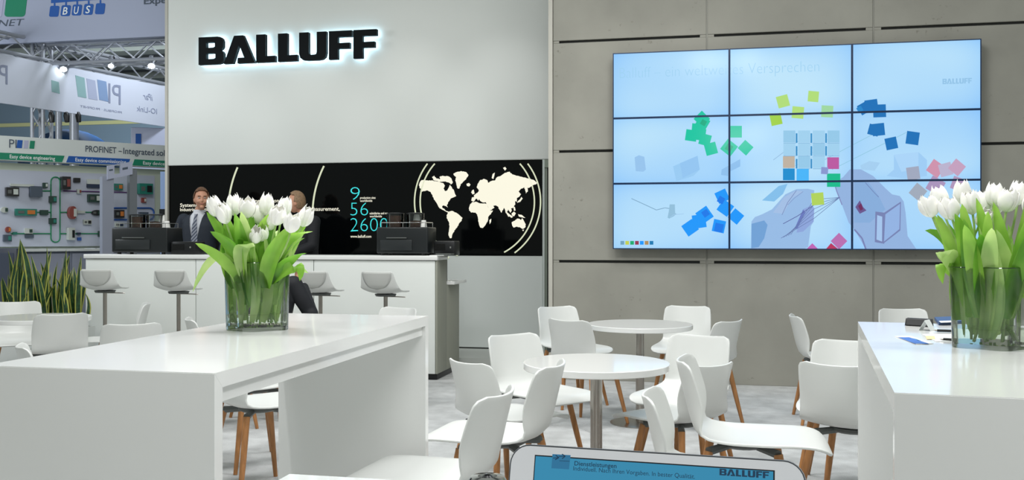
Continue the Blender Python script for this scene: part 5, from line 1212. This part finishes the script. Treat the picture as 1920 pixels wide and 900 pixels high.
def hand(w, d, side_, curl=.5, name='hand'):
    """wrist point, direction of the hand, direction of the thumb side -> chains for palm, four fingers and thumb"""
    w = Vector(w); d = Vector(d).normalized(); s = Vector(side_); s = (s-d*s.dot(d)).normalized(); n = d.cross(s)
    objs = [skin([[(w, (.024, .018)), (w+d*.03, (.030, .017)), (w+d*.065, (.036, .015)), (w+d*.088, (.034, .013))]], M_skin, 1)]
    for k, (o_, L) in enumerate(((.026, .070), (.009, .078), (-.009, .073), (-.026, .058))):
        b = w+d*.07+s*o_; p = [b]; a = 0; dd = d.copy()
        for j, f in enumerate((.45, .32, .23)):
            a += curl*(.5+.35*j); q = (d*math.cos(a)+n*math.sin(a)).normalized(); p.append(p[-1]+q*L*f*(1.0))
        objs.append(skin([[(w+d*.045+s*o_*.8, .009)]+[(x, r_) for x, r_ in zip(p, (.0095, .009, .0082, .007))]], M_skin, 1))
    t0 = w+d*.025+s*.022; t1 = t0+(s*.75+d*.65).normalized()*.035+n*.006; t2 = t1+(s*.3+d*.9).normalized()*.030+n*.008; t3 = t2+d*.022+n*.008
    objs.append(skin([[(w+d*.018+s*.008, .012), (t0, .012), (t1, .011), (t2, .0098), (t3, .0085)]], M_skin, 1))
    return objs
def man(label, loc, rz, J, suit, hairm, head_yaw, head_pitch=0, tie=True, size=1.0):
    """J: joints in the figure's own frame (x right, y forward, z up)"""
    t = empty('person', loc, rz, label, 'person')
    V = {k: Vector(v) for k, v in J.items()}
    pel, chest, neck, hd = V['pelvis'], V['chest'], V['neck'], V['head']
    belly = pel.lerp(chest, .45)
    legs = []
    for s in 'lr': legs.append([(pel, (.15, .11)), (V['hip_'+s], .085), (V['hip_'+s].lerp(V['knee_'+s], .5), .078), (V['knee_'+s], .056), (V['knee_'+s].lerp(V['ankle_'+s], .4), .052), (V['ankle_'+s], .038)])
    arms = []
    for s in 'lr': arms.append([(chest, (.15, .105)), (V['sh_'+s], .058), (V['sh_'+s].lerp(V['el_'+s], .5), .046), (V['el_'+s], .040), (V['el_'+s].lerp(V['wr_'+s], .5), .034), (V['wr_'+s], .025)])
    torso = [(pel, (.15, .11)), (belly, (.145, .10)), (chest, (.15, .105)), (neck-Vector((0, 0, .04)), (.075, .07)), (neck, .055), (neck.lerp(hd, .6), .055)]
    P = [skin([torso]+arms+legs, M_skin, 2)]
    hp, Rm, at_ = head_pieces(hd, head_yaw, head_pitch); P += hp
    for s in 'lr':
        d = V['wr_'+s]-V['el_'+s]; hd_ = V.get('hdir_'+s, d.normalized()); P += hand(V['wr_'+s], hd_, V['thumb_'+s], J.get('curl_'+s, .5) if not isinstance(J.get('curl_'+s, .5), tuple) else .5)
    for s in 'lr':
        f = V['toe_'+s]-V['ankle_'+s]; P.append(skin([[(V['ankle_'+s], .036), (V['ankle_'+s]+f*.5+Vector((0, 0, -.035)), (.038, .028)), (V['toe_'+s], (.034, .02))]], M_skin, 1))
    b = join(P, .0085, 'body', 2); b.parent = t
    face_parts(t, Rm, at_, hairm); hair(t, hd, Rm, hairm)
    # jacket: torso and sleeves, opened in a V over the shirt
    seated = V['knee_l'].z > pel.z-.3
    ax_ = (chest-pel).normalized()
    low = pel-ax_*(.02 if seated else .12)
    yoke = chest.lerp(neck, .52)
    jt = loft([(low, .182, .142), (pel, .178, .138), (belly, .170, .134), (chest-ax_*.06, .186, .140), (chest+ax_*.03, .190, .138), (yoke, .172, .112), (chest.lerp(neck, .75), .12, .092), (neck-Vector((0, 0, .012)), .072, .074)], suit)
    js = []
    for s in 'lr':
        S, E, W = V['sh_'+s], V['el_'+s], V['wr_'+s]; d = (W-E).normalized(); mb = MB()
        mb.tube([S+(S-E).normalized()*.02, S, S.lerp(E, .5), E, E.lerp(W, .5), W-d*.015], [.040, .064, .060, .055, .050, .044], suit, 16); js.append(mb.build('sleeve'))
        js.append(blob(S+Vector((0, 0, -.006)), (.066, .066, .062), suit)); js.append(blob(E, (.055, .055, .055), suit)); js.append(blob(S.lerp(chest, .45)+Vector((0, 0, .01)), (.09, .095, .075), suit))
    jk = join([jt]+js, .010, 'jacket', 3)
    bm = bmesh.new(); bm.from_mesh(jk.data); z1 = neck.z; z0 = belly.z-.02
    dele = []
    for sg in (-1, 1):
        n_ = Vector((sg*(z1-z0), 0, -.075)); bmesh.ops.bisect_plane(bm, geom=bm.verts[:]+bm.edges[:]+bm.faces[:], plane_co=Vector((chest.x+sg*.012, 0, z0)), plane_no=n_.normalized(), dist=.0002)
    for f in bm.faces:
        q = f.calc_center_median(); s_ = (q.z-z0)/(z1-z0)
        cy = belly.y+(chest.y-belly.y)*min(1, max(0, s_))
        if 0 < s_ < 1.15 and abs(q.x-chest.x) < .012+.075*s_ and q.y > cy+.03: dele.append(f)
    bmesh.ops.delete(bm, geom=dele, context='FACES'); bm.to_mesh(jk.data); bm.free()
    m = jk.modifiers.new('s', 'SOLIDIFY'); m.thickness = .006; m.offset = 1; bake(jk); jk.data.polygons.foreach_set('use_smooth', [True]*len(jk.data.polygons)); jk.parent = t
    sh = join([loft([(belly-ax_*.02, .155, .125), (chest-ax_*.06, .165, .131), (chest+ax_*.03, .168, .130), (yoke, .150, .104), (chest.lerp(neck, .75), .105, .088), (neck-Vector((0, 0, .012)), .066, .070), (neck+Vector((0, 0, .022)), .063, .066)], M_shirt)], .009, 'shirt', 2); sh.parent = t
    for s in 'lr':
        d = (V['wr_'+s]-V['el_'+s]).normalized(); mb = MB(); mb.tube([V['wr_'+s]-d*.05, V['wr_'+s]-d*.002], [.036, .034], M_shirt, 16, cap=False); mb.build('cuff', t, smooth=True)
    if tie:
        yb, yc = belly.y+.131, chest.y+.134; kz = neck.z-.045; mb = MB()
        prof = [(neck.y+.080, kz+.018, .018), (neck.y+.100, kz-.02, .014), (yc-.002, chest.z+.04, .026), (yc+.004, chest.z-.08, .034), (yb+.008, belly.z+.02, .040), (yb+.01, belly.z-.03, .042), (yb+.01, belly.z-.07, .002)]
        vs = []; 
        for y, z, w_ in prof: vs += [(chest.x-w_, y, z), (chest.x+w_, y, z), (chest.x+w_, y+.006, z), (chest.x-w_, y+.006, z)]
        fs = [(i*4+j, i*4+(j+1) % 4, (i+1)*4+(j+1) % 4, (i+1)*4+j) for i in range(len(prof)-1) for j in range(4)]+[(3, 2, 1, 0)]
        mb.add(vs, fs, M_tie); mb.build('tie', t)
    ts_ = [blob(pel, (.172, .132, .11), suit)]
    for s in 'lr':
        Hq, K, A_ = V['hip_'+s], V['knee_'+s], V['ankle_'+s]; mb = MB(); mb.tube([Hq, Hq.lerp(K, .5), K], [.100, .092, .074], suit, 16); ts_.append(mb.build('thigh'))
        mb = MB(); mb.tube([K, K.lerp(A_, .5), A_+Vector((0, 0, -.03))], [.072, .067, .064], suit, 16); ts_.append(mb.build('shank')); ts_.append(blob(K, (.075, .075, .075), suit)); ts_.append(blob(Hq, (.104, .104, .104), suit))
    tr = join(ts_, .012, 'trousers', 2); tr.parent = t
    for s in 'lr':
        a = V['ankle_'+s]; f = V['toe_'+s]-a; f.z = 0; f.normalize(); base = V['toe_'+s].z-.024
        sh_ = join([skin([[(a-f*.045+Vector((0, 0, base+.03-a.z)), (.040, .034)), (a+f*.06+Vector((0, 0, base+.034-a.z)), (.043, .036)), (a+f*.15+Vector((0, 0, base+.026-a.z)), (.044, .026)), (a+f*.20+Vector((0, 0, base+.02-a.z)), (.034, .02))], ], M_black, 2), blob(a+Vector((0, 0, -.01)), (.046, .054, .06), M_black)], .008, 'shoe', 1)
        lo = min(v.co.z for v in sh_.data.vertices); sh_.data.transform(Matrix.Translation((0, 0, J.get('floor', 0)-lo))); sh_.parent = t
    t.scale = (size,)*3
    return t
def standing(**k):
    J = dict(pelvis=(0, 0, .96), chest=(0, -.01, 1.34), neck=(0, 0, 1.53), head=(0, .03, 1.675), hip_l=(-.10, 0, .90), hip_r=(.10, 0, .90), knee_l=(-.11, .02, .50), knee_r=(.11, .02, .50), ankle_l=(-.12, -.02, .10), ankle_r=(.12, -.02, .10), toe_l=(-.13, .15, .03), toe_r=(.13, .15, .03),
             sh_l=(-.185, -.01, 1.45), sh_r=(.185, -.01, 1.45), el_l=(-.24, -.02, 1.16), el_r=(.24, -.02, 1.16), wr_l=(-.22, .16, .98), wr_r=(.22, .16, .98), thumb_l=(1, .2, .5), thumb_r=(-1, .2, .5)); J.update(k); return J
# man 1: stands behind the bar facing the room, head turned to his left
p1 = yplane(10.28).pt(yplane(10.28).uv(374, HZ)[0], PZ)
man('man in dark navy suit, white shirt and striped tie behind the bar', (p1.x, p1.y, PZ), math.pi+.10, standing(head=(-.045, .05, 1.67), wr_l=(-.30, .12, .95), el_l=(-.30, .0, 1.17), wr_r=(.34, .10, .96), el_r=(.31, -.02, 1.17)), M_suit, M_hair1, .5, size=1.035)
p2 = yplane(10.42).pt(yplane(10.42).uv(570, HZ)[0], PZ)
man('man in black suit with fair hair behind the bar, turned towards his colleague', (p2.x, p2.y, PZ), math.pi-.55, standing(head=(.06, .07, 1.66), el_l=(-.25, .06, 1.18), wr_l=(-.16, .26, 1.08), el_r=(.25, .02, 1.18), wr_r=(.20, .22, 1.02)), M_suit2, M_hair2, -.7, .12, size=1.015)
# seated man before the bar, mostly hidden by the vase, elbow out and hand at his face
c3 = at(508, HZ, 7.7)
so = cptree(proto); so.location = (c3.x, c3.y, 0); so.rotation_euler = (0, 0, YAW-.35); tag(so, 'white shell chair under the seated man behind the tulip vase', 'chair', LG)
J3 = dict(pelvis=(0, -.05, .60), chest=(0, .02, .95), neck=(0, .06, 1.12), head=(0, .12, 1.245), hip_l=(-.10, -.0, .58), hip_r=(.10, -.0, .58), knee_l=(-.14, .40, .58), knee_r=(.14, .40, .58), ankle_l=(-.15, .36, .12), ankle_r=(.15, .42, .12), toe_l=(-.16, .54, .04), toe_r=(.16, .60, .04),
          sh_l=(-.185, .03, 1.04), sh_r=(.185, .03, 1.04), el_l=(-.26, .16, .84), el_r=(.30, .10, .80), wr_l=(-.12, .36, .76), wr_r=(.14, .22, 1.02), hdir_r=(-.25, -.25, .9), thumb_l=(1, 0, .3), thumb_r=(-.3, -1, 0))
man('seated man in dark suit behind the tulip vase, elbow out and hand raised', (c3.x, c3.y, 0), YAW-.35, J3, M_suit2, M_hair3, .1, -.2, tie=False)
